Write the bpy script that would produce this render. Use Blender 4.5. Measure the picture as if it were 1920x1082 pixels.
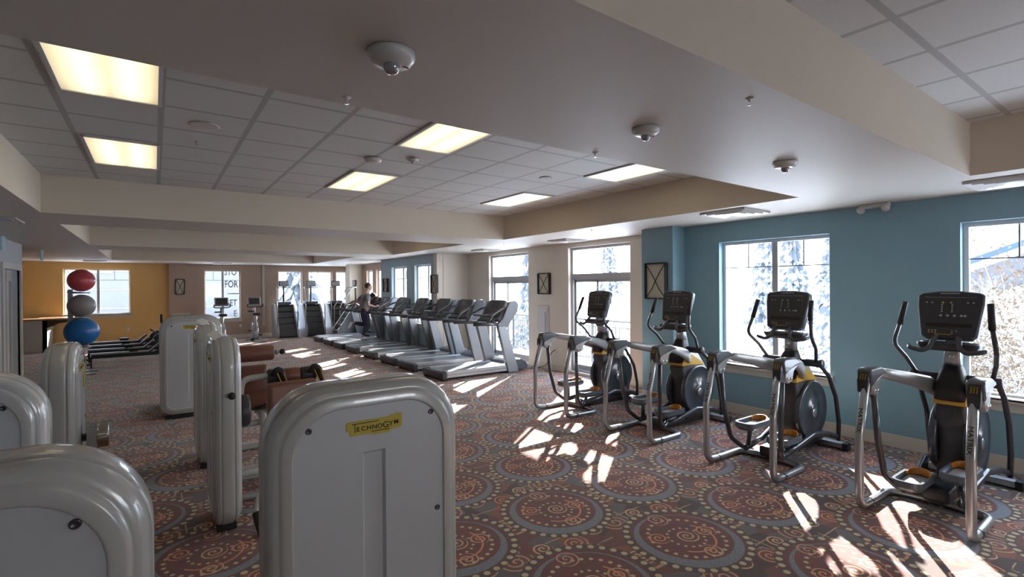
import bpy, bmesh, math, random
from mathutils import Vector, Matrix, Euler
random.seed(7)
PI = math.pi
for o in list(bpy.data.objects): bpy.data.objects.remove(o)
S = bpy.context.scene
COL = S.collection

# ------------------------------------------------------------------ camera, world, sun, exposure
cam_d = bpy.data.cameras.new('camera'); cam = bpy.data.objects.new('camera', cam_d); COL.objects.link(cam)
S.camera = cam
yaw, pit, rol = [math.radians(a) for a in (35.634, -0.20, -0.46)]
fw = Vector((math.sin(yaw)*math.cos(pit), math.cos(yaw)*math.cos(pit), math.sin(pit)))
rt = Vector((math.cos(yaw), -math.sin(yaw), 0)); up = rt.cross(fw)
r2 = rt*math.cos(rol)+up*math.sin(rol); u2 = up*math.cos(rol)-rt*math.sin(rol)
M = Matrix((r2, u2, -fw)).transposed().to_4x4(); M.translation = (0, 0, 2.0)
cam.matrix_world = M
cam_d.sensor_fit = 'HORIZONTAL'; cam_d.sensor_width = 36; cam_d.lens = 936/1920*36
cam_d.clip_end = 600; cam_d.clip_start = .05
S.view_settings.view_transform = 'Standard'; S.view_settings.look = 'None'
S.view_settings.gamma = 1; S.view_settings.use_curve_mapping = False
S.view_settings.exposure = 0.78

W = bpy.data.worlds.new('sky'); S.world = W; W.use_nodes = True
nt = W.node_tree; nt.nodes.clear()
wo = nt.nodes.new('ShaderNodeOutputWorld'); bg = nt.nodes.new('ShaderNodeBackground')
tc = nt.nodes.new('ShaderNodeTexCoord'); sp = nt.nodes.new('ShaderNodeSeparateXYZ')
rp = nt.nodes.new('ShaderNodeValToRGB')
rp.color_ramp.elements[0].position = 0.0; rp.color_ramp.elements[0].color = (1, .94, .86, 1)
rp.color_ramp.elements[1].position = 0.7; rp.color_ramp.elements[1].color = (.55, .72, 1, 1)
e = rp.color_ramp.elements.new(.22); e.color = (.95, .95, .95, 1)
nt.links.new(tc.outputs['Generated'], sp.inputs[0]); nt.links.new(sp.outputs['Z'], rp.inputs[0])
nt.links.new(rp.outputs[0], bg.inputs[0]); nt.links.new(bg.outputs[0], wo.inputs[0])
bg.inputs[1].default_value = 7.6

SUN = Vector((-.78, -.62, -.508)).normalized()
sd = bpy.data.lights.new('sun', 'SUN'); sd.energy = 22; sd.angle = .011; sd.color = (1, .95, .88)
so = bpy.data.objects.new('sun', sd); COL.objects.link(so)
so.rotation_euler = SUN.to_track_quat('-Z', 'Y').to_euler(); so.location = (20, 15, 14)

def portal(loc, sx, sy, direction):
    d = bpy.data.lights.new('window_portal', 'AREA'); d.shape = 'RECTANGLE'; d.size = sx; d.size_y = sy
    d.cycles.is_portal = True
    o = bpy.data.objects.new('window_portal', d); COL.objects.link(o); o.location = loc
    o.rotation_euler = Vector(direction).to_track_quat('-Z', 'Y').to_euler()
for y, w in ((.66, 1.9), (3.75, 1.6)): portal((7.56, y, 1.7), w, 1.9, (-1, 0, 0))
for y in (7.65, 10.98): portal((7.95, y, 1.5), 1.83, 2.75, (-1, 0, 0))
for y, w in ((15.9, 1.25), (14.06, 1.15)): portal((6.92, y, 1.8), w, 1.8, (-1, 0, 0))
for x, w in ((-1.62, 1.8), (2.24, 1.25), (5.75, 2.9)): portal((x, 23.24, 1.8), w, 1.9, (0, -1, 0))
for x in (4.2,): portal((x, -6.18, 1.75), 2.0, 1.5, (0, 1, 0))  # portal of the fill-light window added in the back wall

# ------------------------------------------------------------------ node helpers and materials
class NB:
    def __init__(s, mat): s.nt = mat.node_tree
    def m(s, op, a, b=None, c=None):
        n = s.nt.nodes.new('ShaderNodeMath'); n.operation = op
        for i, v in enumerate((a, b, c)):
            if v is None: continue
            if isinstance(v, (int, float)): n.inputs[i].default_value = v
            else: s.nt.links.new(v, n.inputs[i])
        return n.outputs[0]
    def mix(s, f, a, b):
        n = s.nt.nodes.new('ShaderNodeMix'); n.data_type = 'RGBA'
        for i, v in ((0, f), (6, a), (7, b)):
            if isinstance(v, (int, float)): n.inputs[i].default_value = v
            elif isinstance(v, tuple): n.inputs[i].default_value = (*v, 1)
            else: s.nt.links.new(v, n.inputs[i])
        return n.outputs[2]
    def lt(s, a, b): return s.m('LESS_THAN', a, b)
    def gt(s, a, b): return s.m('GREATER_THAN', a, b)
    def band(s, v, lo, hi): return s.m('MULTIPLY', s.gt(v, lo), s.lt(v, hi))
    def noise(s, vec, scale, detail=3, out=0):
        n = s.nt.nodes.new('ShaderNodeTexNoise'); n.inputs['Scale'].default_value = scale; n.inputs['Detail'].default_value = detail
        if vec: s.nt.links.new(vec, n.inputs['Vector'])
        return n.outputs[out]
    def bump(s, h, strength=.2, dist=.01):
        n = s.nt.nodes.new('ShaderNodeBump'); n.inputs['Strength'].default_value = strength; n.inputs['Distance'].default_value = dist
        s.nt.links.new(h, n.inputs['Height']); return n.outputs[0]
    def coord(s, k='Object'):
        n = s.nt.nodes.new('ShaderNodeTexCoord'); return n.outputs[k]

MATS = {}
def mat(name, col=(.5, .5, .5), rough=.5, metal=0, spec=.5, coat=0, emit=None, es=0, noise=0, nscale=60, bump=0, sheen=0):
    if name in MATS: return MATS[name]
    m = bpy.data.materials.new(name); m.use_nodes = True; MATS[name] = m
    b = m.node_tree.nodes['Principled BSDF']
    b.inputs['Base Color'].default_value = (*col, 1); b.inputs['Roughness'].default_value = rough
    b.inputs['Metallic'].default_value = metal; b.inputs['Specular IOR Level'].default_value = spec
    b.inputs['Coat Weight'].default_value = coat
    if emit: b.inputs['Emission Color'].default_value = (*emit, 1); b.inputs['Emission Strength'].default_value = es
    if noise or bump:
        N = NB(m); f = N.noise(N.coord(), nscale, 4)
        if noise:
            lo = tuple(c*(1-noise) for c in col); hi = tuple(min(1, c*(1+noise)) for c in col)
            m.node_tree.links.new(N.mix(f, lo, hi), b.inputs['Base Color'])
        if bump: m.node_tree.links.new(N.bump(f, bump, .004), b.inputs['Normal'])
    return m

mBLUE = mat('blue_wall_paint', (.22, .36, .42), .5, noise=.04, nscale=3, bump=.15)
mBLUE2 = mat('pale_blue_wall_paint', (.27, .38, .45), .5, noise=.04, nscale=3)
mWHITE = mat('greige_wall_paint', (.64, .59, .52), .5, noise=.03, nscale=3, bump=.1)
mLEFTW = mat('pale_grey_wall_paint', (.42, .43, .45), .5, noise=.03, nscale=3)
mORANGE = mat('ochre_wall_paint', (.64, .40, .14), .5, noise=.05, nscale=3)
mBROWN = mat('brown_wall_paint', (.38, .28, .22), .5, noise=.05, nscale=3)
mTAN = mat('cream_column_paint', (.80, .76, .65), .5, noise=.03, nscale=3)
mTRIM = mat('off_white_trim', (.50, .47, .42), .45)
mBASE = mat('cream_baseboard', (.58, .53, .45), .5)
mSOFF = mat('soffit_paint', (.56, .53, .48), .55, spec=.3, noise=.02, nscale=2, bump=.25)
mTRAYS = mat('warm_tray_side_paint', (.64, .56, .45), .6, noise=.02, nscale=2)
mFRAME = mat('window_vinyl', (.62, .62, .62), .35)
mDFRAME = mat('grey_window_vinyl', (.38, .39, .42), .35)
mSILV = mat('silver_grey_enamel', (.47, .475, .47), .26, metal=.1, coat=.5, noise=.03, nscale=8)
mPANEL = mat('grey_panel_enamel', (.50, .525, .56), .34, metal=.05, coat=.3, noise=.03, nscale=5)
mALU = mat('brushed_aluminium', (.40, .415, .44), .36, metal=.5)
mALUD = mat('grey_metal_tube', (.36, .37, .39), .3, metal=.6, coat=.3)
mDARK = mat('dark_grey_plastic', (.035, .035, .042), .4, noise=.1)
mBLACK = mat('black_rubber', (.012, .012, .014), .55)
mCHAR = mat('charcoal_metal_tube', (.06, .062, .072), .3, metal=.3, coat=.3)
mSLATE = mat('slate_plastic', (.10, .115, .14), .3, coat=.2)
mYEL = mat('mustard_yellow_plastic', (.55, .32, .03), .4)
mORG = mat('orange_plastic', (.55, .20, .03), .4)
mBRPAD = mat('brown_vinyl', (.17, .062, .045), .42, noise=.08, nscale=30, bump=.1)
mCHROME = mat('chrome', (.8, .8, .82), .12, metal=1)
mLOGO = mat('yellow_logo_plate', (.50, .39, .03), .45)
mINK = mat('black_ink', (.008, .006, .005), .6)
mDETW = mat('white_plastic', (.55, .53, .50), .35, coat=.3)
mSNOW = mat('snow', (.86, .88, .92), .7, noise=.03, nscale=.4)
mTREE = mat('conifer_needles', (.16, .20, .22), .8, noise=.4, nscale=3)
mBARK = mat('aspen_bark', (.22, .21, .20), .8, noise=.2, nscale=4)
mTWIG = mat('tan_dry_foliage', (.10, .068, .040), .9, noise=.3, nscale=3)
mSKIN = mat('skin', (.42, .24, .17), .5)
mHAIR = mat('dark_hair', (.02, .014, .012), .6)
mSHIRT = mat('grey_cotton', (.16, .165, .18), .85, noise=.1, nscale=30)
mNAVY = mat('navy_fabric', (.02, .022, .05), .8, noise=.1, nscale=30)
mLAMPC = mat('light_diffuser', (.9, .88, .8), .5, emit=(1, .84, .50), es=2.6)
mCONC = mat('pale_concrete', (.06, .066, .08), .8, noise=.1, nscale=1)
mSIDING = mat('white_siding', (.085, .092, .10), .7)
mDGREY = mat('grey_paint', (.25, .26, .28), .6)

def glass(name):
    m = bpy.data.materials.new(name); m.use_nodes = True; nt = m.node_tree; nt.nodes.clear()
    o = nt.nodes.new('ShaderNodeOutputMaterial'); t = nt.nodes.new('ShaderNodeBsdfTransparent'); g = nt.nodes.new('ShaderNodeBsdfGlossy')
    g.inputs['Roughness'].default_value = .03; t.inputs[0].default_value = (.95, .97, .97, 1)
    x = nt.nodes.new('ShaderNodeMixShader'); f = nt.nodes.new('ShaderNodeLayerWeight'); p = nt.nodes.new('ShaderNodeMath'); p.operation = 'POWER'; p.inputs[1].default_value = 5
    q = nt.nodes.new('ShaderNodeMath'); q.operation = 'MULTIPLY_ADD'; q.inputs[1].default_value = .85; q.inputs[2].default_value = .04
    nt.links.new(f.outputs['Facing'], p.inputs[0]); nt.links.new(p.outputs[0], q.inputs[0]); nt.links.new(q.outputs[0], x.inputs[0]); nt.links.new(t.outputs[0], x.inputs[1]); nt.links.new(g.outputs[0], x.inputs[2])
    nt.links.new(x.outputs[0], o.inputs[0]); return m
mGLASS = glass('window_glass')

# diffuser with brighter tube bands (lit lamp)
def diffuser():
    m = mLAMPC; N = NB(m); sp_ = m.node_tree.nodes.new('ShaderNodeSeparateXYZ'); m.node_tree.links.new(N.coord(), sp_.inputs[0])
    s = N.m('ABSOLUTE', sp_.outputs['X']); d = N.m('ABSOLUTE', N.m('SUBTRACT', s, .12))
    v = N.m('MAXIMUM', N.m('SUBTRACT', 1, N.m('MULTIPLY', d, 4.0)), .3)
    yy = N.m('SUBTRACT', 1.0, N.m('POWER', N.m('DIVIDE', N.m('ABSOLUTE', sp_.outputs['Y']), .72), 6.0))
    v = N.m('MULTIPLY', v, N.m('MAXIMUM', yy, .3))
    m.node_tree.links.new(N.m('MULTIPLY', v, 1.15), m.node_tree.nodes['Principled BSDF'].inputs['Emission Strength'])
diffuser()

# acoustic tile grid (T-bars are drawn by colour and bump)
def tiles():
    m = bpy.data.materials.new('ceiling_tiles'); m.use_nodes = True; N = NB(m); b = m.node_tree.nodes['Principled BSDF']
    s = m.node_tree.nodes.new('ShaderNodeSeparateXYZ'); m.node_tree.links.new(N.coord(), s.inputs[0])
    fx = N.m('FRACT', N.m('DIVIDE', N.m('SUBTRACT', s.outputs['X'], .06-.0), .66)); fy = N.m('FRACT', N.m('DIVIDE', N.m('SUBTRACT', s.outputs['Y'], 3.6), .645))
    gx = N.m('MINIMUM', fx, N.m('SUBTRACT', 1, fx)); gy = N.m('MINIMUM', fy, N.m('SUBTRACT', 1, fy))
    lx = N.lt(gx, .018); ly = N.lt(gy, .014); l = N.m('MAXIMUM', lx, ly)
    sh = N.m('MULTIPLY', N.lt(N.m('MINIMUM', gx, gy), .034), N.m('SUBTRACT', 1, l))  # shadow line along the T-bars, painted as a darker tile colour
    f = N.noise(N.coord(), 90, 4)
    c = N.mix(f, (.58, .59, .57), (.64, .65, .63)); c = N.mix(sh, c, (.42, .42, .405)); c = N.mix(l, c, (.40, .41, .41))
    m.node_tree.links.new(c, b.inputs['Base Color']); b.inputs['Roughness'].default_value = .65
    m.node_tree.links.new(N.bump(f, .2, .003), b.inputs['Normal'])
    return m
mTILES = tiles()

# patterned carpet: staggered medallions with dot rings, slate bands and orange scrolls
def carpet():
    m = bpy.data.materials.new('patterned_carpet'); m.use_nodes = True; N = NB(m); b = m.node_tree.nodes['Principled BSDF']; L = m.node_tree.links
    co = N.coord()
    # slight wobble so drawn lines look woven
    s = m.node_tree.nodes.new('ShaderNodeSeparateXYZ'); L.new(co, s.inputs[0]); X, Y = s.outputs['X'], s.outputs['Y']
    def wrap(v, c, p):
        t = N.m('DIVIDE', N.m('SUBTRACT', v, c), p); f = N.m('SUBTRACT', t, N.m('FLOOR', N.m('ADD', t, .5)))
        return N.m('MULTIPLY', f, p), N.m('FLOOR', N.m('ADD', t, .5))
    def medallion(cx, cy):
        x, ix = wrap(X, cx, 1.03); y, iy = wrap(Y, cy, 1.98)
        r = N.m('SQRT', N.m('ADD', N.m('MULTIPLY', x, x), N.m('MULTIPLY', y, y))); th = N.m('ARCTAN2', y, x)
        return x, y, r, th
    a = medallion(3.42, 2.42); c = medallion(2.905, 3.41)
    near = N.lt(a[2], c[2])
    def sel(i): return N.m('ADD', N.m('MULTIPLY', near, a[i]), N.m('MULTIPLY', N.m('SUBTRACT', 1, near), c[i]))
    x, y, r, th = sel(0), sel(1), sel(2), sel(3)
    tu = N.m('DIVIDE', th, 2*PI)
    def dots(R, n, d):
        f = N.m('FRACT', N.m('MULTIPLY', tu, n)); t = N.m('MULTIPLY', N.m('SUBTRACT', f, .5), 2*PI*R/n); q = N.m('SUBTRACT', r, R)
        return N.lt(N.m('ADD', N.m('MULTIPLY', t, t), N.m('MULTIPLY', q, q)), d*d)
    def scroll(px, py, R, pitch, wd, sgn=1, ph=0., ex=X, ey=Y, per=None):
        # archimedean scroll around a point
        if per:
            lx, _ = wrap(X, px, per[0]); ly, _ = wrap(Y, py, per[1])
        else:
            lx = N.m('SUBTRACT', x, px); ly = N.m('SUBTRACT', y, py)
        rr = N.m('SQRT', N.m('ADD', N.m('MULTIPLY', lx, lx), N.m('MULTIPLY', ly, ly))); t = N.m('DIVIDE', N.m('ARCTAN2', ly, lx), 2*PI*sgn)
        f = N.m('FRACT', N.m('ADD', N.m('SUBTRACT', N.m('DIVIDE', rr, pitch), t), ph))
        line = N.lt(N.m('MULTIPLY', N.m('ABSOLUTE', N.m('SUBTRACT', f, .5)), pitch), wd)
        return N.m('MULTIPLY', line, N.lt(rr, R)), N.lt(rr, R*.93)
    nz = N.noise(co, 2.6, 3); nz2 = N.noise(co, 5.5, 2, 0); fine = N.noise(co, 160, 2)
    v = m.node_tree.nodes.new('ShaderNodeTexVoronoi'); v.inputs['Scale'].default_value = 4.2; L.new(co, v.inputs['Vector'])
    sv = m.node_tree.nodes.new('ShaderNodeSeparateColor'); L.new(v.outputs['Color'], sv.inputs[0])
    base = N.mix(N.gt(sv.outputs[0], .45), (0.078, 0.044, 0.038), (0.205, 0.062, 0.044))
    base = N.mix(N.gt(sv.outputs[1], .66), base, (0.152, 0.131, 0.137))
    base = N.mix(N.gt(sv.outputs[2], .85), base, (0.327, 0.106, 0.050))
    base = N.mix(N.m('MULTIPLY', nz2, .5), base, (0.100, 0.060, 0.053))
    # thin straight lines between the medallions
    for (u, off, p) in ((Y, .07, .245), (X, .2, .515)):
        w_, _ = wrap(u, off, p); ln = N.m('MULTIPLY', N.lt(N.m('ABSOLUTE', w_), .0055), N.gt(nz, .5)); base = N.mix(ln, base, (0.537, 0.367, 0.203))
    # slate bubbles in columns
    lx, _ = wrap(X, .13, .515); ly, _ = wrap(Y, 0, .082); rr = N.m('SQRT', N.m('ADD', N.m('MULTIPLY', lx, lx), N.m('MULTIPLY', ly, ly)))
    base = N.mix(N.m('MULTIPLY', N.band(rr, .017, .031), N.gt(nz2, .48)), base, (0.275, 0.266, 0.308))
    # scrolls in the ground
    for (px, py, R, pit_, sg, ph, per, col) in ((3.42-.52, 2.42+.0, .155, .062, 1, .1, (1.03, 1.98), (0.712, 0.305, 0.158)), (3.42+.0, 3.41, .155, .062, -1, .4, (1.03, 1.98), (0.712, 0.305, 0.158)),
            (3.15, 2.93, .13, .052, -1, .7, (1.03, .99), (0.677, 0.351, 0.188)), (3.68, 2.88, .11, .045, 1, .2, (1.03, .99), (0.782, 0.258, 0.113)), (3.42, 2.96, .085, .04, 1, .2, (.515, .495), (0.747, 0.444, 0.248))):
        ln, ins = scroll(px, py, R, pit_, .0075, sg, ph, per=per); base = N.mix(N.m('MULTIPLY', ins, .6), base, (0.178, 0.075, 0.056)); base = N.mix(ln, base, col)
    # medallions
    col = base
    inner = N.lt(r, .335)
    g = N.mix(nz2, (0.080, 0.040, 0.034), (0.26, 0.062, 0.048))
    col = N.mix(N.lt(r, .44), col, g)
    # slate crescent, thicker on one side
    bw = N.m('MULTIPLY_ADD', N.m('COSINE', N.m('ADD', th, 2.2)), .022, .027)
    slate = N.lt(N.m('ABSOLUTE', N.m('SUBTRACT', r, .385)), bw)
    col = N.mix(slate, col, N.mix(N.gt(fine, .52), (0.110, 0.125, 0.155), (0.36, 0.36, 0.39)))
    col = N.mix(N.band(r, .435, .50), col, (0.091, 0.060, 0.053))
    for (R, n, d) in ((.468, 34, .0245), (.295, 26, .0165), (.145, 16, .0125)): col = N.mix(dots(R, n, d), col, (0.642, 0.475, 0.270))
    for (px, py, R, pit_, sg, ph, cc) in ((0.02, .01, .095, .042, 1, .2, (0.712, 0.413, 0.233)), (.205, -.03, .085, .04, -1, .5, (0.712, 0.336, 0.173)), (-.19, .12, .085, .04, 1, .1, (0.747, 0.274, 0.128)), (-.02, -.24, .085, .042, 1, .6, (0.712, 0.413, 0.218)), (.05, .33, .10, .045, -1, .6, (0.642, 0.320, 0.203))):
        ln, ins = scroll(px, py, R, pit_, .007, sg, ph); col = N.mix(ln, col, cc)
    arc = N.m('MULTIPLY', N.band(r, .212, .228), N.gt(N.m('COSINE', N.m('ADD', th, 1.0)), .1)); col = N.mix(arc, col, (0.747, 0.274, 0.143))
    col = N.mix(N.m('MULTIPLY', fine, .30), col, (0.117, 0.088, 0.083))
    # footworn lighter bloom of the pile
    L.new(col, b.inputs['Base Color']); b.inputs['Roughness'].default_value = .95; b.inputs['Specular IOR Level'].default_value = .15
    b.inputs['Sheen Weight'].default_value = .25
    L.new(N.bump(fine, .5, .004), b.inputs['Normal'])
    return m
mCARPET = carpet()

# ------------------------------------------------------------------ mesh helpers
class MB:
    def __init__(s): s.bm = bmesh.new(); s.mi = 0
    def _f(s, vs, smooth=False):
        try:
            f = s.bm.faces.new(vs); f.smooth = smooth; f.material_index = s.mi; return f
        except ValueError: return None
    def box(s, x0, x1, y0, y1, z0, z1, rot=None, bev=0):
        P = [Vector((x, y, z)) for x in (x0, x1) for y in (y0, y1) for z in (z0, z1)]
        if rot is not None:
            c = Vector(((x0+x1)/2, (y0+y1)/2, (z0+z1)/2)); R = Euler(rot).to_matrix(); P = [c+R@(p-c) for p in P]
        v = [s.bm.verts.new(p) for p in P]
        fs = [s._f([v[i] for i in q]) for q in ((0, 1, 3, 2), (4, 6, 7, 5), (0, 4, 5, 1), (2, 3, 7, 6), (0, 2, 6, 4), (1, 5, 7, 3))]
        if bev:
            es = list({e for f in fs for e in f.edges}); r = bmesh.ops.bevel(s.bm, geom=es, offset=bev, segments=3, profile=.6, affect='EDGES')
            for f in r['faces']: f.smooth = True; f.material_index = s.mi
        return s
    def loft(s, rings, closed=True, cap0=True, cap1=True, smooth=True):
        R = [[s.bm.verts.new(p) for p in r] for r in rings]; n = len(R[0])
        for a, b in zip(R, R[1:]):
            for i in range(n if closed else n-1):
                j = (i+1) % n; s._f([a[i], a[j], b[j], b[i]], smooth)
        if cap0: s._f(list(reversed(R[0])))
        if cap1: s._f(R[-1])
        return s
    def tube(s, pts, r, n=12, sq=1.0, fil=0, cap=True):
        pts = [Vector(p) for p in pts]
        if fil: pts = fillet(pts, fil)
        rr = r if isinstance(r, (list, tuple)) else None
        m = len(pts); rings = []; T = []
        for i in range(m):
            a = pts[max(i-1, 0)]; b = pts[min(i+1, m-1)]; T.append((b-a).normalized())
        ref = Vector((0, 0, 1)) if abs(T[0].z) < .9 else Vector((0, 1, 0))
        nrm = (ref-T[0]*ref.dot(T[0])).normalized()
        for i in range(m):
            nrm = (nrm-T[i]*nrm.dot(T[i])).normalized(); bn = T[i].cross(nrm)
            ra = (rr[0]+(rr[1]-rr[0])*i/(m-1)) if rr else r
            rings.append([pts[i]+nrm*math.cos(2*PI*k/n)*ra+bn*math.sin(2*PI*k/n)*ra*sq for k in range(n)])
        return s.loft(rings, cap0=cap, cap1=cap)
    def lathe(s, prof, c=(0, 0, 0), axis='Z', n=24, smooth=True):
        c = Vector(c); rings = []
        for r, h in prof:
            ring = []
            for k in range(n):
                a = 2*PI*k/n; u, v = math.cos(a)*max(r, 1e-4), math.sin(a)*max(r, 1e-4)
                ring.append(c+Vector({'Z': (u, v, h), 'X': (h, u, v), 'Y': (v, h, u)}[axis]))
            rings.append(ring)
        return s.loft(rings, smooth=smooth)
    def prism(s, poly, axis, a, b, bev=0, smooth=False):
        # poly: 2D outline; axis 'Y': poly is (x,z); 'X': (y,z); 'Z': (x,y)
        def P(p, t): return Vector({'Y': (p[0], t, p[1]), 'X': (t, p[0], p[1]), 'Z': (p[0], p[1], t)}[axis])
        if bev:
            cx = sum(p[0] for p in poly)/len(poly); cy = sum(p[1] for p in poly)/len(poly); sg = 1 if b > a else -1
            def ins(d): return inset(poly, d)
            return s.loft([[P(p, a) for p in ins(bev)], [P(p, a+sg*bev*.3) for p in ins(bev*.3)], [P(p, a+sg*bev) for p in poly], [P(p, b-sg*bev) for p in poly], [P(p, b-sg*bev*.3) for p in ins(bev*.3)], [P(p, b) for p in ins(bev)]], smooth=True)
        return s.loft([[P(p, a) for p in poly], [P(p, b) for p in poly]], smooth=smooth)
    def ball(s, c, rx, ry=None, rz=None, n=20, m=12):
        ry = ry or rx; rz = rz or rx; c = Vector(c); rings = []
        for i in range(m+1):
            t = PI*i/m; rings.append([c+Vector((rx*max(math.sin(t), .002)*math.cos(2*PI*k/n), ry*max(math.sin(t), .002)*math.sin(2*PI*k/n), -rz*math.cos(t))) for k in range(n)])
        return s.loft(rings)
    def xf(s, mtx): bmesh.ops.transform(s.bm, matrix=mtx, verts=s.bm.verts); return s
    def build(s, name, mats, parent=None, loc=None):
        bmesh.ops.recalc_face_normals(s.bm, faces=s.bm.faces)
        me = bpy.data.meshes.new(name); s.bm.to_mesh(me); s.bm.free()
        for m in (mats if isinstance(mats, (list, tuple)) else [mats]): me.materials.append(m)
        o = bpy.data.objects.new(name, me); COL.objects.link(o)
        if parent: o.parent = parent
        if loc: o.location = loc
        return o

def fillet(pts, rad, seg=6):
    out = [pts[0]]
    for a, b, c in zip(pts, pts[1:], pts[2:]):
        d1 = (a-b); d2 = (c-b); l1, l2 = d1.length, d2.length; d1.normalize(); d2.normalize()
        ang = d1.angle(d2)
        if ang > PI-.03: out.append(b); continue
        t = min(rad/math.tan(ang/2), l1*.48, l2*.48)
        p, q = b+d1*t, b+d2*t
        for i in range(seg+1):
            u = i/seg; out.append(p*(1-u)**2+b*2*u*(1-u)+q*u*u)
    out.append(pts[-1]); return out

def inset(poly, d):
    n = len(poly); out = []
    area = sum(poly[i][0]*poly[(i+1) % n][1]-poly[(i+1) % n][0]*poly[i][1] for i in range(n)); sg = 1 if area > 0 else -1
    for i in range(n):
        p0, p1, p2 = poly[i-1], poly[i], poly[(i+1) % n]
        e1 = Vector((p1[0]-p0[0], p1[1]-p0[1])); e2 = Vector((p2[0]-p1[0], p2[1]-p1[1]))
        if e1.length < 1e-9 or e2.length < 1e-9: out.append(p1); continue
        e1.normalize(); e2.normalize(); n1 = Vector((-e1.y, e1.x))*sg; n2 = Vector((-e2.y, e2.x))*sg; nn = n1+n2
        k = d/max(.35, 1+n1.dot(n2)) ; out.append((p1[0]+nn.x*k, p1[1]+nn.y*k))
    return out

def rrect(cx, cy, w, h, r, seg=6, rb=None):
    rb = r if rb is None else rb; pts = []
    for (sx, sy, a0, rr) in ((1, 1, 0, r), (-1, 1, 90, r), (-1, -1, 180, rb), (1, -1, 270, rb)):
        rr = max(min(rr, w/2-.001, h/2-.001), .002); ox, oy = cx+sx*(w/2-rr), cy+sy*(h/2-rr)
        for i in range(seg+1):
            a = math.radians(a0+90*i/seg); pts.append((ox+rr*math.cos(a), oy+rr*math.sin(a)))
    return pts

def thing(name, label, cat, loc=(0, 0, 0), rz=0, group=None):
    o = bpy.data.objects.new(name, None); COL.objects.link(o); o.location = loc; o.rotation_euler = (0, 0, rz)
    o.empty_display_size = .1; o['label'] = label; o['category'] = cat
    if group: o['group'] = group
    return o
def tag(o, label, cat, group=None):
    o['label'] = label; o['category'] = cat
    if group: o['group'] = group
    return o
def struct(o): o['kind'] = 'structure'; return o
def children(o): return [c for c in bpy.data.objects if c.parent == o]
def copy_tree(o, parent=None):
    c = o.copy(); COL.objects.link(c); c.parent = parent
    for ch in children(o): copy_tree(ch, c)
    return c
def dup(root, loc, label, rz=None):
    c = copy_tree(root); c.location = loc; c['label'] = label
    if rz is not None: c.rotation_euler = (0, 0, rz)
    return c
def text_mesh(body, size, name, material, parent, mtx, extrude=.0008, align='CENTER', bold=0):
    cu = bpy.data.curves.new('t', 'FONT'); cu.body = body; cu.size = size; cu.extrude = extrude; cu.align_x = align; cu.offset = bold
    to = bpy.data.objects.new('t', cu); COL.objects.link(to); dg = bpy.context.evaluated_depsgraph_get()
    me = bpy.data.meshes.new_from_object(to.evaluated_get(dg)); me.name = name; me.transform(mtx)
    me.materials.clear(); me.materials.append(material); bpy.data.objects.remove(to)
    o = bpy.data.objects.new(name, me); COL.objects.link(o)
    if parent: o.parent = parent
    return o

# ------------------------------------------------------------------ room shell
CZ = 2.99; TZ = 3.48
f = MB().box(-8, 8.3, -6, 23.4, -.2, 0).build('floor', mCARPET); struct(f)

def wall(name, axis, p0, p1, a0, a1, z0, z1, holes, m):
    """axis 'X': slab between x=p0..p1 running along Y from a0 to a1; holes (a,b,za,zb)"""
    b = MB(); hs = sorted(holes); cur = a0
    def bx(s0, s1, za, zb):
        if s1-s0 < 1e-4 or zb-za < 1e-4: return
        if axis == 'X': b.box(p0, p1, s0, s1, za, zb)
        else: b.box(s0, s1, p0, p1, za, zb)
    for (h0, h1, za, zb) in hs:
        bx(cur, h0, z0, z1); bx(h0, h1, z0, za); bx(h0, h1, zb, z1); cur = h1
    bx(cur, a1, z0, z1)
    return struct(b.build(name, m))

WT = 3.55
wall('wall_right', 'X', 7.35, 7.60, -6, 5.20, 0, WT, [(-.30, 1.62, .75, 2.68), (2.95, 4.56, .75, 2.68)], mBLUE)
struct(MB().box(7.03, 7.99, 5.20, 5.85, 0, WT).build('wall_right_pillar', mBLUE))
wall('wall_right', 'X', 7.73, 7.98, 5.85, 13.1, 0, WT, [(6.73, 8.56, .06, 2.88), (10.07, 11.90, .06, 2.88)], mWHITE)
struct(MB().box(6.70, 7.98, 13.10, 13.30, 0, WT).build('wall_right', mWHITE))
wall('wall_right', 'X', 6.702, 6.95, 13.30, 17.5, 0, WT, [(13.48, 14.64, .86, 2.70), (15.25, 16.51, .86, 2.70)], mBLUE2)
struct(MB().box(6.95, 7.45, 17.3, 17.5, 0, WT).build('wall_right', mBROWN))
wall('wall_right', 'X', 7.2, 7.45, 17.5, 23.25, 0, WT, [(18.2, 19.35, .86, 2.72), (19.75, 20.45, .86, 2.72)], mBROWN)
struct(MB().box(6.67, 7.2, 21.0, 21.5, 0, CZ).build('wall_right_column', mTAN))
wall('wall_far', 'Y', 23.0, 23.25, -7.5, .45, 0, WT, [(-2.55, -.70, 1.13, 2.75)], mORANGE)
struct(MB().box(.45, 1.16, 22.80, 23.25, 0, WT).build('wall_far_pillar', mBROWN))
wall('wall_far', 'Y', 23.0, 23.25, 1.16, 7.2, 0, WT, [(1.60, 2.87, .80, 2.75), (4.28, 5.25, .22, 2.75), (5.50, 6.53, .22, 2.75), (6.69, 7.19, .22, 2.75)], mBROWN)
wall('wall_left', 'X', -2.50, -2.30, -6, 14.84, 0, WT, [(13.12, 14.55, 0, 2.42)], mLEFTW)
struct(MB().box(-7.5, -2.50, 14.64, 14.84, 0, WT).build('wall_left', mLEFTW))
struct(MB().box(-7.7, -7.5, 14.64, 23.25, 0, WT).build('wall_left', mORANGE))
wall('wall_back', 'Y', -6.2, -6.0, -2.5, 7.6, 0, WT, [(3.2, 5.2, 1.0, 2.5)], mWHITE)  # opening holds the unseen window added for fill light

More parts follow.
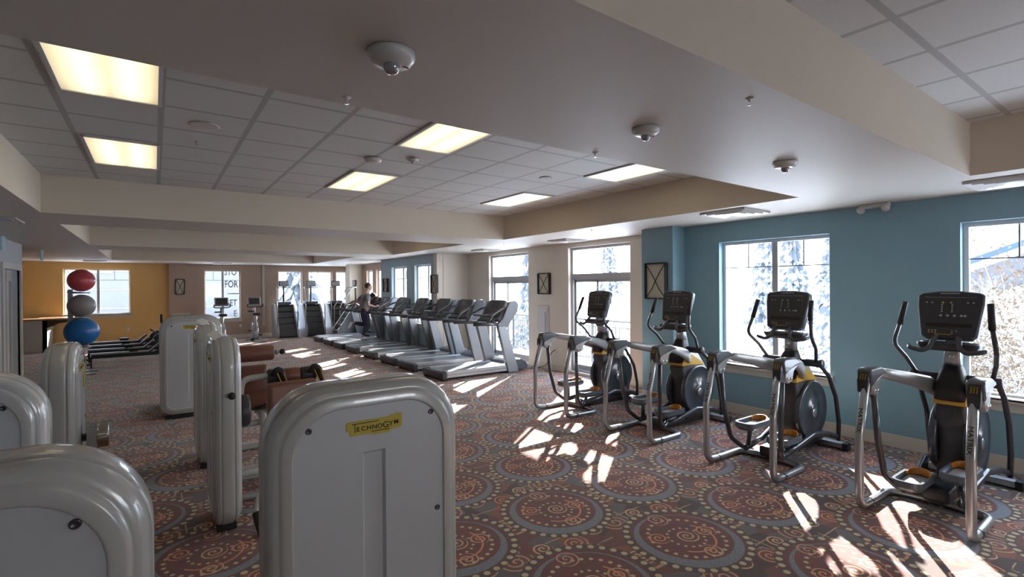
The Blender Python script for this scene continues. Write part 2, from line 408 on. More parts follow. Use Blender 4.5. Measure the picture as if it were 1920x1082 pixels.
# ceiling: soffit grid with recessed trays
trays = [(-1.16, 6.13, -4.6, 1.28), (-1.16, 5.97, 2.71, 8.62), (-1.14, 5.85, 10.02, 14.32), (-1.12, 5.2, 15.8, 20.9)]
b = MB(); ys = [-6.2] + [v for t in trays for v in t[2:]] + [23.25]
for i in range(len(ys)-1):
    y0, y1 = ys[i], ys[i+1]
    if i % 2 == 0: b.box(-7.7, 7.95, y0, y1, CZ, TZ+.1)
    else:
        t = trays[i//2]; b.box(-7.7, t[0], y0, y1, CZ, TZ+.1); b.box(t[1], 7.95, y0, y1, CZ, TZ+.1)
for f_ in b.bm.faces:
    f_.normal_update(); f_.material_index = 0 if abs(f_.normal.z) > .5 else 1
struct(b.build('ceiling', [mSOFF, mTRAYS]))
for t in trays: struct(MB().box(t[0]-.05, t[1]+.05, t[2]-.05, t[3]+.05, TZ, TZ+.09).build('ceiling_tray', mTILES))
struct(MB().box(-8, 7.98, -6.4, 23.3, TZ+.12, TZ+.25).build('ceiling_slab', mSOFF))

# baseboards
def bb(name, *a): struct(MB().box(*a, bev=.004).build(name, mBASE))
bb('baseboard_right', 7.332, 7.352, -6, 5.20, 0, .155); bb('baseboard_right', 7.012, 7.032, 5.19, 5.86, 0, .155); bb('baseboard_right', 7.03, 7.35, 5.18, 5.2, 0, .155)
for a, c in ((5.85, 6.73), (8.56, 10.07), (11.9, 13.1)): bb('baseboard_right', 7.715, 7.732, a, c, 0, .155)
bb('baseboard_right', 6.685, 6.702, 13.1, 17.5, 0, .155); bb('baseboard_right', 7.185, 7.2, 17.5, 21, 0, .155)
bb('baseboard_far', -7.5, .45, 22.982, 23.0, 0, .155); bb('baseboard_far', .44, 1.17, 22.782, 22.80, 0, .155); bb('baseboard_far', 1.16, 7.2, 22.982, 23.0, 0, .155)
bb('baseboard_left', -2.3, -2.282, -6, 13.02, 0, .155)
struct(MB().box(6.90, 6.96, 13.085, 13.10, .155, CZ).build('trim_1', mWHITE))
struct(MB().box(3.66, 3.75, 22.95, 23.0, .45, CZ).build('trim_2', mTRIM))

# windows ------------------------------------------------------------
wn = [0]
def window(axis, face, a0, a1, z0, z1, mull=None, hbar=None, munt=None, sill=True, inward=-1, fm=None, depth=.14):
    """face: interior wall plane; glass sits `depth` behind it. inward: sign of direction into room"""
    wn[0] += 1; fm = fm or mFRAME
    root = bpy.data.objects.new('window_%d' % wn[0], None); COL.objects.link(root); struct(root)
    g = face-inward*depth; t = .03
    def bx(b, s0, s1, za, zb, d=t):
        if axis == 'X': b.box(g-d, g+d, s0, s1, za, zb)
        else: b.box(s0, s1, g-d, g+d, za, zb)
    w = .05; b = MB(); e = .002
    bx(b, a0+e, a0+w, z0+e, z1-e); bx(b, a1-w, a1-e, z0+e, z1-e); bx(b, a0+w, a1-w, z0+e, z0+w); bx(b, a0+w, a1-w, z1-w, z1-e)
    b.build('window_frame', fm, root)
    if mull:
        b = MB()
        for mm in mull: bx(b, mm-.04, mm+.04, z0+w, z1-w, .035)
        b.build('mullion', mDFRAME, root)
    if munt:
        b = MB(); zh = munt[0]
        bx(b, a0+w, a1-w, zh-.008, zh+.008, .008)
        for mm in munt[1:]: bx(b, mm-.008, mm+.008, zh, z1-w, .008)
        b.build('muntin', mDGREY, root)
    if hbar:
        b = MB()
        for (zh, hh, s0, s1) in hbar: bx(b, s0, s1, zh, hh, .035)
        b.build('transom_bar', mDFRAME, root)
    b = MB()
    q = [(a0+.01, z0+.01), (a1-.01, z0+.01), (a1-.01, z1-.01), (a0+.01, z1-.01)]
    b._f([b.bm.verts.new((g, u, v) if axis == 'X' else (u, g, v)) for u, v in q]); b.build('pane', mGLASS, root)
    if sill:
        i = inward; b = MB(); q0, q1 = face+i*.05, face-i*(depth-.03)
        lo, hi = min(q0, q1), max(q0, q1)
        if axis == 'X':
            b.box(lo, hi, a0+.003, a1-.003, z0, z0+.022); b.box(min(face, face+i*.05), max(face, face+i*.05), a0-.05, a1+.05, z0-.03, z0+.022, bev=.006); b.box(min(face, face+i*.02), max(face, face+i*.02), a0-.03, a1+.03, z0-.12, z0-.03)
        else:
            b.box(a0+.003, a1-.003, lo, hi, z0, z0+.022); b.box(a0-.05, a1+.05, min(face, face+i*.05), max(face, face+i*.05), z0-.03, z0+.022, bev=.006); b.box(a0-.03, a1+.03, min(face, face+i*.02), max(face, face+i*.02), z0-.12, z0-.03)
        b.build('window_sill', mTRIM, root)
    return root
window('X', 7.35, 2.95, 4.56, .75, 2.68, mull=[3.73], munt=(2.27, 3.34, 4.15))
window('X', 7.35, -.30, 1.62, .75, 2.68, mull=[.35], munt=(2.27, 1.17, .0))
window('X', 6.70, 13.48, 14.64, .86, 2.70, mull=[13.86], munt=(2.30,))
window('X', 6.70, 15.25, 16.51, .86, 2.70, mull=[15.72], munt=(2.30,))
window('X', 7.2, 18.2, 19.35, .86, 2.72, munt=(2.30,)); window('X', 7.2, 19.75, 20.45, .86, 2.72, munt=(2.30,))
window('Y', 23.0, -2.55, -.70, 1.13, 2.75, mull=[-1.62], munt=(2.36, -2.08, -1.16))
w7 = window('Y', 23.0, 1.60, 2.87, .80, 2.75, mull=[2.24], munt=(2.36, 1.92))
window('Y', 23.0, 4.28, 5.25, .22, 2.75, munt=(2.36,), sill=False)
window('Y', 23.0, 5.50, 6.53, .22, 2.75, munt=(2.36,), sill=False)
window('Y', 23.0, 6.69, 7.19, .22, 2.75, munt=(2.36,), sill=False)

window('Y', -6.0, 3.2, 5.2, 1.0, 2.5, mull=[4.2], munt=(2.27,), inward=1)  # unseen window added behind the camera to bring in fill light

# balcony doors with transom lights
def balcony_door(n, y0, y1, ym):
    root = bpy.data.objects.new('door_%d' % n, None); COL.objects.link(root); struct(root)
    x = 7.87; b = MB(); e = .002
    b.box(x-.05, x+.05, y0+e, y0+.06, .06+e, 2.88-e).box(x-.05, x+.05, y1-.06, y1-e, .06+e, 2.88-e).box(x-.05, x+.05, y0+.06, y1-.06, 2.82, 2.88-e).box(x-.05, x+.05, y0+.06, y1-.06, .06+e, .12)
    b.build('door_frame', mDFRAME, root)
    MB().box(x-.055, x+.055, y0+.06, y1-.06, 2.15, 2.28).build('transom_bar', mDFRAME, root)
    b = MB()
    for (a, c, dx) in ((y0+.06, ym+.03, .0), (ym-.03, y1-.06, .022)):
        for q in (a, c-.055): b.box(x-.02+dx, x+.0+dx, q, q+.055, .12, 2.15)
        b.box(x-.02+dx, x+dx, a, c, .12, .22).box(x-.02+dx, x+dx, a, c, 2.09, 2.15)
    b.build('door_sash', mDFRAME, root)
    for za, zb in ((.13, 2.14), (2.29, 2.83)):
        b = MB(); b._f([b.bm.verts.new((x, u, v)) for u, v in ((y0+.05, za), (y1-.05, za), (y1-.05, zb), (y0+.05, zb))]); b.build('pane', mGLASS, root)
    MB().tube([(x-.05, y0+.1, 1.0), (x-.09, y0+.1, 1.03), (x-.09, y0+.1, 1.17), (x-.05, y0+.1, 1.2)], .01, 8, fil=.02).build('door_handle', mALUD, root)
balcony_door(1, 6.73, 8.56, 7.75)
balcony_door(2, 10.07, 11.90, 11.15)
# door in the left wall
root = bpy.data.objects.new('door_3', None); COL.objects.link(root); struct(root)
MB().box(-2.33, -2.27, 13.00, 13.12, 0, 2.54).box(-2.33, -2.27, 14.55, 14.67, 0, 2.54).box(-2.33, -2.27, 13.12, 14.55, 2.42, 2.54).build('door_frame', mTRIM, root)
MB().box(-2.45, -2.41, 13.13, 14.10, .01, 2.41, bev=.003).build('door_leaf', mat('grey_door_paint', (.30, .29, .28), .4), root)
MB().box(-2.45, -2.41, 14.12, 14.24, .01, 2.41).box(-2.45, -2.41, 14.46, 14.54, .01, 2.41).box(-2.45, -2.41, 14.24, 14.46, .01, .3).box(-2.45, -2.41, 14.24, 14.46, 2.2, 2.41).build('side_light', mTRIM, root)
MB().box(-2.433, -2.427, 14.24, 14.46, .3, 2.2).build('pane', mDGREY, root)
MB().lathe([(.0, -2.41), (.035, -2.41), (.03, -2.40), (.012, -2.39), (.012, -2.36), (.03, -2.35), (.035, -2.33), (.025, -2.31), (0, -2.31)], (0, 13.2, 1.34), 'X', 16).build('door_handle', mCHROME, root)

# ------------------------------------------------------------------ ceiling fittings
def light_panel(x, y, lbl, dx=.30, dy=.63):
    t = thing('ceiling_light', lbl, 'ceiling light', (x, y, TZ), 0, 'recessed fluorescent panels')
    b = MB()
    for a in (-1, 1): b.box(a*dx-.013, a*dx+.013, -dy-.013, dy+.013, -.018, -.001).box(-dx, dx, a*dy-.013, a*dy+.013, -.018, -.001)
    b.build('frame', mFRAME, t)
    MB().box(-dx+.012, dx-.012, -dy+.012, dy-.012, -.010, -.002).build('diffuser', mLAMPC, t)
rows = (('nearest', 4.25), ('farther', 6.86))
for ci, (x, cn) in enumerate(((-.25, 'left'), (2.35, 'middle'), (5.02, 'right'))):
    for rn, y in rows: light_panel(x, y, '%s of the two lit panels in the %s column of the large tiled tray' % (rn, cn))
for ci, (x, cn) in enumerate(((-.25, 'left'), (2.35, 'middle'), (5.02, 'right'))):
    light_panel(x, 12.1, 'lit panel in the %s of the second ceiling tray, hidden up behind the beam' % cn)
for x, cn in ((.4, 'left'), (3.6, 'right')): light_panel(x, 18.2, 'lit panel in the %s half of the farthest ceiling tray' % cn)
for x, cn in ((1.03, 'left'), (3.69, 'right')): light_panel(x, -.6, 'lit panel on the %s side of the nearest tray, above the camera' % cn)

def detector(x, y, z, lbl, dome=True, s=1.0):
    t = thing('smoke_detector', lbl, 'smoke detector', (x, y, z), 0, 'white round detectors on the ceiling')
    MB().lathe([(.0, -.001), (.094*s, -.001), (.096*s, -.012), (.093*s, -.025*s), (.078*s, -.045*s), (.045*s, -.052*s), (0, -.052*s)], n=32).build('base', mDETW, t)
    if dome:
        MB().lathe([(.033*s, -.05*s), (.034*s, -.06*s), (.03*s, -.075*s), (.018*s, -.087*s), (0, -.09*s)], n=20).build('lens', mat('clear_lens', (.35, .36, .38), .08, metal=.5, coat=1), t)
        MB().box(.035*s, .065*s, -.02, -.012, -.0535*s, -.050*s, rot=(0, .12, 0)).build('red_marking', mat('red_marking', (.25, .04, .03), .6), t)
detector(.82, 2.0, CZ, 'round white strobe detector on the ceiling soffit nearest the camera', s=1.05)
detector(2.52, 2.06, CZ, 'round white strobe detector on the soffit, middle of the three in a row', s=.9)
detector(4.15, 1.99, CZ, 'round white strobe detector on the soffit nearest the blue wall', s=.95)
detector(2.04, 5.54, TZ, 'flat white detector in the tiled tray beside the middle light panels', dome=False)
detector(2.42, 5.3, TZ, 'small white domed detector in the tiled tray between the middle light panels', s=.7)

def sprinkler(x, y, z, lbl):
    t = thing('sprinkler_head', lbl, 'sprinkler', (x, y, z), 0, 'ceiling sprinklers'); t.scale = (.62, .62, .62)
    MB().lathe([(0, -.001), (.035, -.001), (.032, -.008), (.012, -.012), (.01, -.03), (0, -.03)], n=16).build('escutcheon', mDETW, t)
    MB().tube([(-.012, 0, -.025), (-.014, 0, -.045), (0, 0, -.056)], .003, 6).tube([(.012, 0, -.025), (.014, 0, -.045), (0, 0, -.056)], .003, 6).lathe([(0, -.056), (.02, -.056), (.02, -.059), (0, -.059)], n=12).build('deflector', mCHROME, t)
sprinkler(2.66, 2.64, CZ, 'chrome sprinkler head at the soffit edge, left of the middle strobe detector')
sprinkler(2.58, 1.42, CZ, 'sprinkler head on the soffit beside the near tray edge')
sprinkler(.82, 2.6, CZ, 'sprinkler head on the soffit edge above the left light panels')
sprinkler(6.25, 6.3, CZ, 'sprinkler head on the soffit in front of the nearer balcony door')
sprinkler(6.45, 9.3, CZ, 'sprinkler head on the soffit in front of the farther balcony door')
sprinkler(.36, 5.9, TZ, 'small sprinkler head in the tiled tray beyond the round speaker')
sprinkler(.8, 15.2, CZ, 'sprinkler head on the far beam above the brown pillar')
sp_ = thing('ceiling_speaker', 'round flat speaker grille in the tiled tray right of the left light panels', 'speaker', (.38, 5.27, TZ))
MB().lathe([(0, -.002), (.12, -.002), (.125, -.008), (.105, -.012), (0, -.012)], n=32).build('grille', mDETW, sp_)
sp_ = thing('ceiling_speaker', 'small round grille in the tiled tray between the right light panels', 'speaker', (4.33, 5.24, TZ))
MB().lathe([(0, -.002), (.08, -.002), (.085, -.008), (.065, -.012), (0, -.012)], n=32).build('grille', mDETW, sp_)

def vent(x, y, lbl, s=.3):
    t = thing('ceiling_vent', lbl, 'air vent', (x, y, CZ), 0, 'square air diffusers in the soffit')
    b = MB()
    for k, (r0, r1, za, zb) in enumerate(((s, s*.86, -.004, -.03), (s*.80, s*.62, -.008, -.036), (s*.56, s*.38, -.008, -.036), (s*.32, .01, -.008, -.030))):
        P = lambda r, z: [Vector((a*r, c*r, z)) for a, c in ((1, 1), (-1, 1), (-1, -1), (1, -1))]
        b.loft([P(r0, za), P(r0, zb), P(r1, zb+.018), P(r1, za)], smooth=False, cap0=False, cap1=False)
    b.build('louvres', mDETW, t)
    MB().box(-s+.01, s-.01, -s+.01, s-.01, -.004, -.001).build('backing', mDGREY, t)
vent(6.42, 3.75, 'square air diffuser in the soffit beside the blue pillar', .32)
vent(7.2, 8.0, 'square air diffuser above the nearer balcony door', .3)
vent(7.2, 11.2, 'square air diffuser above the farther balcony door', .3)
vent(6.72, 1.1, 'square air diffuser in the soffit at the right above the rightmost window', .3)
vent(-1.8, 9.6, 'square air diffuser in the soffit at the far left', .3)
vent(-1.6, 21.9, 'square air diffuser above the far ochre wall window', .3)
vent(2.1, 21.9, 'square air diffuser above the far window with lettering', .3)

em = thing('emergency_light', 'white two-headed emergency light on the soffit at the top of the blue wall', 'emergency light', (7.24, 2.4, CZ))
MB().box(-.05, .05, -.16, .16, -.05, -.001, bev=.008).build('case', mDETW, em)
for s in (-1, 1): MB().lathe([(0, -.03), (.02, -.03), (.045, .02), (.045, .03), (0, .034)], (0, 0, 0), 'X', 16).xf(Matrix.Translation((-.03, s*.13, -.06)) @ Matrix.Rotation(PI, 4, 'Z') @ Matrix.Rotation(.5, 4, 'Y')).build('lamp_head', mDETW, em)
for x, y, w_, in ((-2.18, 12.5, 'nearer'), (-2.18, 16.3, 'farther')):
    t = thing('hanging_sign', '%s of the two small pale blue signs hanging edge-on at the far left' % w_, 'sign', (x, y, CZ), 0, 'small hanging signs')
    MB().box(-.012, .012, -.14, .14, -.27, -.02, bev=.004).build('sign_panel', mat('pale_blue_panel', (.36, .50, .52), .4), t)
    MB().box(-.006, .006, -.05, .05, -.03, -.001).build('mount', mALUD, t)

# ------------------------------------------------------------------ framed wall pieces
def art(loc, rz, lbl, h=.5, w=.42):
    t = thing('framed_wall_art', lbl, 'wall art', loc, rz, 'framed panels with crossing bars')
    b = MB(); d = .07
    for a in (-1, 1): b.box(a*w/2-.012, a*w/2+.012, -d, 0, -h/2, h/2).box(-w/2, w/2, -d, 0, a*h/2-.012, a*h/2+.012)
    b.build('frame', mBLACK, t)
    MB().box(-w/2+.012, w/2-.012, -.03, -.004, -h/2+.012, h/2-.012).build('panel', mat('cream_panel', (.50, .47, .38), .6), t)
    b = MB()
    for s in (-1, 1):
        pts = [(s*(w/2-.015), -.055, -h/2+.015), (s*w*.17, -.055, -h*.22), (s*.0, -.055, 0), (-s*w*.22, -.055, h*.24), (-s*(w/2-.015), -.055, h/2-.015)]
        b.tube(fillet([Vector(p) for p in pts], .1), .008, 6)
    b.build('crossing_bars', mBLACK, t)
art((7.03, 5.52, 2.08), -PI/2, 'framed panel with crossing bars on the blue pillar behind the elliptical trainers', .60, .42)
art((7.73, 9.40, 2.07), -PI/2, 'framed panel with crossing bars between the two balcony doors', .49, .42)
art((6.70, 13.2, 2.10), -PI/2, 'framed panel on the pale blue wall, right of its two windows', .52, .36)
art((6.70, 16.98, 2.09), -PI/2, 'framed panel on the pale blue wall, left of its two windows', .46, .36)
art((.80, 22.80, 2.10), 0, 'framed panel with crossing bars on the far brown pillar', .56, .28)
cb = thing('extinguisher_cabinet', 'white recessed extinguisher cabinet below the framed panel between the balcony doors', 'cabinet', (7.73, 9.45, 1.13))
MB().box(-.03, 0, -.2, .2, -.4, .4, bev=.006).build('frame', mDETW, cb)
MB().box(-.04, -.029, -.15, .15, -.34, .34, bev=.004).build('door', mat('pale_cabinet_door', (.55, .57, .60), .3), cb)
MB().box(-.05, -.039, -.10, -.09, -.25, .25).build('handle', mDGREY, cb)
def outlet(loc, axis, lbl):
    t = thing('wall_outlet', lbl, 'power outlet', loc, 0 if axis == 'Y' else -PI/2, 'white wall outlets')
    MB().box(-.04, .04, -.008, 0, -.06, .06, bev=.003).build('plate', mDETW, t)
    MB().box(-.018, .018, -.012, -.007, .008, .04, bev=.002).box(-.018, .018, -.012, -.007, -.04, -.008, bev=.002).build('socket', mat('ivory_plastic', (.7, .68, .62), .4), t)
outlet((-.78, 23.0, .56), 'Y', 'white outlet on the far ochre wall below the window')
outlet((2.85, 23.0, .50), 'Y', 'white outlet on the far brown wall below the lettered window')
outlet((-3.6, 23.0, 1.25), 'Y', 'white outlet on the ochre wall above the counter')
outlet((7.73, 9.0, .48), 'X', 'outlet with a plugged cord beside the farther balcony door')
cd = MB().tube(fillet([Vector(p) for p in ((7.70, 9.0, .50), (7.62, 9.05, .44), (7.58, 9.2, .12), (7.5, 9.5, .02), (7.3, 9.7, .02))], .12), .009, 8).build('power_cord', mBLACK)
tag(cd, 'black power cord drooping from the outlet beside the farther balcony door', 'cord')

# ------------------------------------------------------------------ weight-stack machines
def housing(root, Wd=.84, H=1.54, z0=.06, logo=True, T=.26, zoff=0):
    k = T/.26; prof = [(.097, .122), (.093, .130), (.056, .126), (.046, .112), (.040, .112), (.026, .108), (.013, .094), (.004, .070), (.010, .062), (.010, .056), (.001, .048), (0, .02)]
    pr2 = []
    for (d0, y0), (d1, y1) in zip(prof, prof[1:]): pr2 += [(d0+(d1-d0)*q, y0+(y1-y0)*q) for q in (.1, .9)]
    prof = [prof[0]]+pr2+[prof[-1]]
    full = prof+[(d, -y) for d, y in reversed(prof)]
    rings = []
    for d, y in full:
        rings.append([Vector((p[0], y*k, p[1])) for p in rrect(0, z0+H/2, Wd-2*d, H-2*d, .245-d*.6, 10, .16-d*.5)])
    MB().loft(rings, cap0=False, cap1=False).build('housing', mSILV, root)
    # face panels with a recessed slot on the user-facing front
    def pan(sy, slot):
        out = rrect(0, z0+H/2, Wd-.192, H-.192, .245-.070, 10, .11); yy = sy*.122*k; m_ = MB()
        if not slot: m_.prism(out, 'Y', yy, yy-sy*.002)
        else:
            sw, sh, sc = .05, .525, z0+.725
            dn = []
            for a_, b_ in zip(out, out[1:]+out[:1]):
                L_ = math.hypot(b_[0]-a_[0], b_[1]-a_[1]); n_ = max(1, int(L_/.012))
                dn += [(a_[0]+(b_[0]-a_[0])*q/n_, a_[1]+(b_[1]-a_[1])*q/n_) for q in range(n_)]
            out = dn
            ins_ = []
            for p in out:
                dx, dz = p[0], p[1]-sc; f = min(sw/max(abs(dx), 1e-6), sh/max(abs(dz), 1e-6)); ins_.append([dx*f, dz*f])
            for cx_ in (-sw, sw):
                for cz_ in (-sh, sh):
                    q = min(ins_, key=lambda v: (v[0]-cx_)**2+(v[1]-cz_)**2); q[0], q[1] = cx_, cz_
            V = lambda pts, y, s_=1.0: [Vector((p[0]*s_, y, sc+p[1]*(1 if s_ == 1 else (sh-.012)/sh))) for p in pts]
            m_.loft([[Vector((p[0], yy, p[1])) for p in out], V(ins_, yy), V(ins_, yy-sy*.016, .80)], smooth=False, cap0=False, cap1=True)
        return m_.build('panel', mPANEL, root)
    pan(-1, True); pan(1, False)
    for sx in (-1, 1):
        for zz in (z0+H-.165, z0+.93):
            if zz < 1.1 and sx < 0: continue
            x = sx*(Wd/2-.155-(0 if zz > 1.1 else -.03)); MB().lathe([(0, -.1225*k-.002), (.006, -.1225*k-.002), (.008, -.1225*k-.005), (.012, -.1225*k-.004), (.013, -.1225*k), (0, -.1225*k)], (x, 0, zz), 'Y', 18).build('bolt', mat('dark_bolt_metal', (.10, .10, .11), .3, metal=.8), root)
    MB().box(-Wd/2+.14, Wd/2-.14, -.09*k, .09*k, 0, z0+.03, bev=.01).build('foot', mBLACK, root)
    if logo:
        lz = z0+H-.18; y = -.122*k
        poly = [(-.118, .018), (-.118, -.012), (-.104, -.012), (-.104, -.034), (-.018, -.034), (-.006, -.042), (.066, -.042), (.078, -.030), (.112, -.030), (.124, -.018), (.124, .032), (.104, .036), (.094, .030), (.072, .030), (.062, .024), (-.112, .024)]
        MB().prism([(p[0], p[1]+lz) for p in poly], 'Y', y-.0001, y-.004).build('logo_plate', mLOGO, root)
        o = MB(); yy = y-.0045
        o.box(-.095, .02, yy-.0005, yy+.0005, lz+.0125, lz+.0155).box(-.012, .066, yy-.0005, yy+.0005, lz-.0285, lz-.0255).box(-.084, -.081, yy-.0005, yy+.0005, lz-.022, lz+.0125)
        o.build('logo_line', mINK, root)
        R = Matrix.Rotation(PI/2, 4, 'X')
        def tx(bd, sz, x, z): text_mesh(bd, sz, 'logo_lettering', mINK, root, Matrix.Translation((x, yy, lz+z)) @ R @ Matrix.Diagonal((1.08, 1, 1, 1)), .0004, 'LEFT', .0003)
        for ch_, sz_, x_, z_ in (('E', .027, -.077, -.018), ('C', .027, -.057, -.018), ('H', .027, -.034, -.018), ('N', .027, -.011, -.018), ('O', .027, .012, -.018), ('G', .036, .036, -.020), ('Y', .029, .064, -.016), ('M', .027, .086, -.012)): tx(ch_, sz_, x_, z_)

def rotmach(name, lbl, loc, rz, **k):
    t = thing(name, lbl, 'exercise machine', loc, rz, 'grey weight-stack machines'); housing(t, **k); return t
m1 = rotmach('weight_machine', 'large grey weight-stack tower with yellow logo in the centre foreground', (.755, 2.19, 0), 0)
m2 = rotmach('weight_machine', 'edge-on grey weight machine with brown pads just left behind the front tower', (.475, 4.95, 0), -PI/2, Wd=.72, T=.21)
m3 = rotmach('weight_machine', 'edge-on grey weight machine with papers on top, second in its row', (.475, 6.75, 0), -PI/2, Wd=.72, T=.21)
m4 = rotmach('weight_machine', 'farthest grey weight-stack tower, facing the camera before the ochre wall', (.475, 9.38, 0), 0)
m5 = rotmach('weight_machine', 'grey weight-stack tower cut off at the bottom left corner', (-.425, 1.72, 0), 0, logo=False)
m6 = rotmach('weight_machine', 'grey weight-stack tower at the left edge, second of the left row', (-.86, 3.50, 0), 0, logo=False)
m7 = rotmach('weight_machine', 'edge-on grey weight machine with chrome cylinder, farthest of the left row', (-.56, 5.05, 0), PI/2, Wd=.72, T=.21)

# m7 chrome weight cylinder (towards +X, local -Y)
MB().lathe([(0, -.13), (.03, -.13), (.03, -.16), (.085, -.165), (.09, -.175), (.09, -.215), (.093, -.22), (.093, -.235), (.09, -.24), (.09, -.285), (.08, -.295), (0, -.295)], (-.02, .03, .87), 'Y', 28).build('chrome_cylinder', mat('dark_chrome', (.42, .40, .36), .15, metal=1), m7)

def pad(b, c, sx, sy, sz, rot=None, bev=.03):
    t = MB(); t.box(-sx/2, sx/2, -sy/2, sy/2, -sz/2, sz/2, bev=bev)
    t.xf(Matrix.Translation(c) @ (Euler(rot).to_matrix().to_4x4() if rot else Matrix.Identity(4)))
    me = bpy.data.meshes.new('t'); t.bm.to_mesh(me); t.bm.free(); b.bm.from_mesh(me); bpy.data.meshes.remove(me); return b
# pads and frames of the brown-padded machine, in world-aligned space relative to (x right, y away)
def W2(root, name, mb, m):
    o = mb.build(name, m, root); o.matrix_local = root_inv(root); return o
def root_inv(root):
    return (Matrix.Translation(root.location) @ root.rotation_euler.to_matrix().to_4x4()).inverted()
# m2: world coordinates
W2(m2, 'back_pad', pad(MB(), (1.08, 5.15, .86), .46, .12, .50, (-.12, 0, .05), .045), mBRPAD)
W2(m2, 'roller_pad', MB().lathe([(0, 1.04), (.07, 1.04), (.082, 1.06), (.082, 1.22), (.07, 1.24), (0, 1.24)], (0, 5.6, 1.09), 'X', 20), mBRPAD)
W2(m2, 'swing_arm', MB().tube([(.66, 5.55, .60), (.68, 5.58, .92), (.70, 5.6, 1.10), (.92, 5.6, 1.11), (1.0, 5.6, 1.09)], .032, 12, fil=.1), mSILV)
W2(m2, 'sleeve', MB().lathe([(0, .93), (.075, .93), (.085, .95), (.085, 1.02), (.075, 1.04), (0, 1.04)], (0, 5.6, 1.09), 'X', 20), mDARK)
W2(m2, 'sleeve', MB().lathe([(0, 1.25), (.07, 1.25), (.08, 1.27), (.08, 1.38), (.07, 1.40), (0, 1.40)], (0, 5.6, 1.09), 'X', 20), mDARK)
for x in (1.01, 1.37):
    lb = MB(); lb.tube([(x-.04, 5.52, 1.12), (x, 5.50, 1.18), (x+.04, 5.50, 1.15), (x+.07, 5.50, 1.02), (x+.09, 5.50, .92)], .036, 8, fil=.03)
    W2(m2, 'ankle_strap', lb, mBLACK)
    W2(m2, 'strap_edge', MB().tube([(x-.01, 5.46, 1.15), (x+.035, 5.46, 1.03), (x+.055, 5.46, .93)], .006, 6).tube([(x+.05, 5.46, 1.15), (x+.085, 5.46, 1.03), (x+.105, 5.46, .93)], .006, 6), mYEL)
W2(m2, 'counterweight', MB().lathe([(0, .58), (.13, .58), (.14, .60), (.14, .66), (.13, .68), (0, .68)], (0, 5.0, .92), 'X', 28), mDARK)
W2(m2, 'base_frame', MB().tube([(.56, 5.2, .07), (1.5, 5.2, .07)], .04, 4).tube([(.56, 5.78, .06), (.9, 5.78, .06), (1.2, 5.6, .06), (1.25, 5.2, .06)], .035, 10, fil=.15).tube([(.58, 5.05, .34), (.80, 5.05, .34), (1.05, 5.2, .38)], .035, 10, fil=.1).tube([(1.08, 5.25, .07), (1.08, 5.25, .75)], .035, 10), mSILV)
W2(m2, 'foot_peg', MB().tube([(.95, 4.65, .28), (.72, 4.72, .28), (.66, 4.55, .12)], .022, 10, fil=.05).tube([(.95, 4.65, .28), (1.05, 5.2, .3)], .022, 10), mSILV)
W2(m2, 'peg_grip', MB().lathe([(0, 0), (.034, 0), (.036, .01), (.036, .20), (.03, .215), (0, .215)], n=16).xf(Matrix.Translation((.67, 4.58, .155)) @ Matrix.Rotation(2.5, 4, (1, .3, 0))), mBLACK)
# m3: brown-padded torso machine
W2(m3, 'arm_roller', MB().lathe([(0, .62), (.075, .62), (.088, .64), (.088, 1.06), (.075, 1.08), (0, 1.08)], (0, 6.1, 1.29), 'X', 24), mBRPAD)
W2(m3, 'roller_shaft', MB().lathe([(0, .5), (.02, .5), (.02, 1.10), (.03, 1.10), (.03, 1.12), (.016, 1.125), (.016, 1.15), (0, 1.15)], (0, 6.1, 1.29), 'X', 16), mALUD)
W2(m3, 'knob', MB().ball((1.17, 6.1, 1.29), .032), mBLACK)
W2(m3, 'back_pad', pad(MB(), (.93, 6.45, .945), .30, .09, .34, (-.1, 0, 0), .045), mBRPAD)
W2(m3, 'seat', pad(MB(), (.98, 6.3, .77), .42, .40, .09, (.12, -.15, 0), .035), mBRPAD)
W2(m3, 'seat_adjuster', MB().box(.86, 1.04, 6.12, 6.4, .66, .70, bev=.01).tube([(.9, 6.12, .67), (1.06, 6.1, .72)], .014, 8), mDARK)
W2(m3, 'frame', MB().tube([(.98, 6.1, .09), (.98, 6.1, .5), (.95, 6.2, .66)], .04, 12, fil=.08).tube([(1.16, 6.05, .09), (1.16, 6.05, .55), (1.1, 6.15, .66), (.9, 6.2, .66)], .045, 12, fil=.12).tube([(.58, 6.2, .5), (1.0, 6.15, .52)], .035, 10), mSILV)
W2(m3, 'base_frame', MB().box(.56, 1.5, 5.96, 6.06, .02, .09, bev=.012).box(.56, 1.4, 6.9, 7.0, .02, .09, bev=.012), mSILV)
W2(m3, 'pedal_grip', MB().tube([(1.02, 6.0, .28), (1.3, 6.0, .28)], .035, 12).tube([(1.08, 5.95, .18), (1.32, 5.95, .18)], .032, 12), mBLACK)
# small things on the machines
for (loc, rot, lbl) in (((.44, 6.62, 1.632), (.5, -.30, .3), 'white paper leaning on top of the second edge-on machine, nearer sheet'), ((.47, 6.95, 1.628), (.35, -.2, .6), 'white paper on top of the second edge-on machine, farther sheet'),
                        ((.40, 4.78, 1.622), (.45, -.55, .2), 'white paper on top corner of the nearer edge-on machine')):
    p = MB().box(-.035, .035, -.055, .055, -.0007, .0007).build('paper_sheet', mat('white_paper', (.8, .82, .85), .6)); p.location = loc; p.rotation_euler = rot; tag(p, lbl, 'paper', 'loose papers on the machines')
for root, y in ((m2, 4.72), (m3, 6.52)):
    W2(root, 'yellow_sticker', MB().box(root.location.x-.1015, root.location.x-.0985, y, y+.10, 1.27, 1.40, bev=.001), mLOGO)
W2(m7, 'yellow_sticker', MB().box(-.460, -.4565, 5.16, 5.26, 1.24, 1.36, bev=.001), mLOGO)
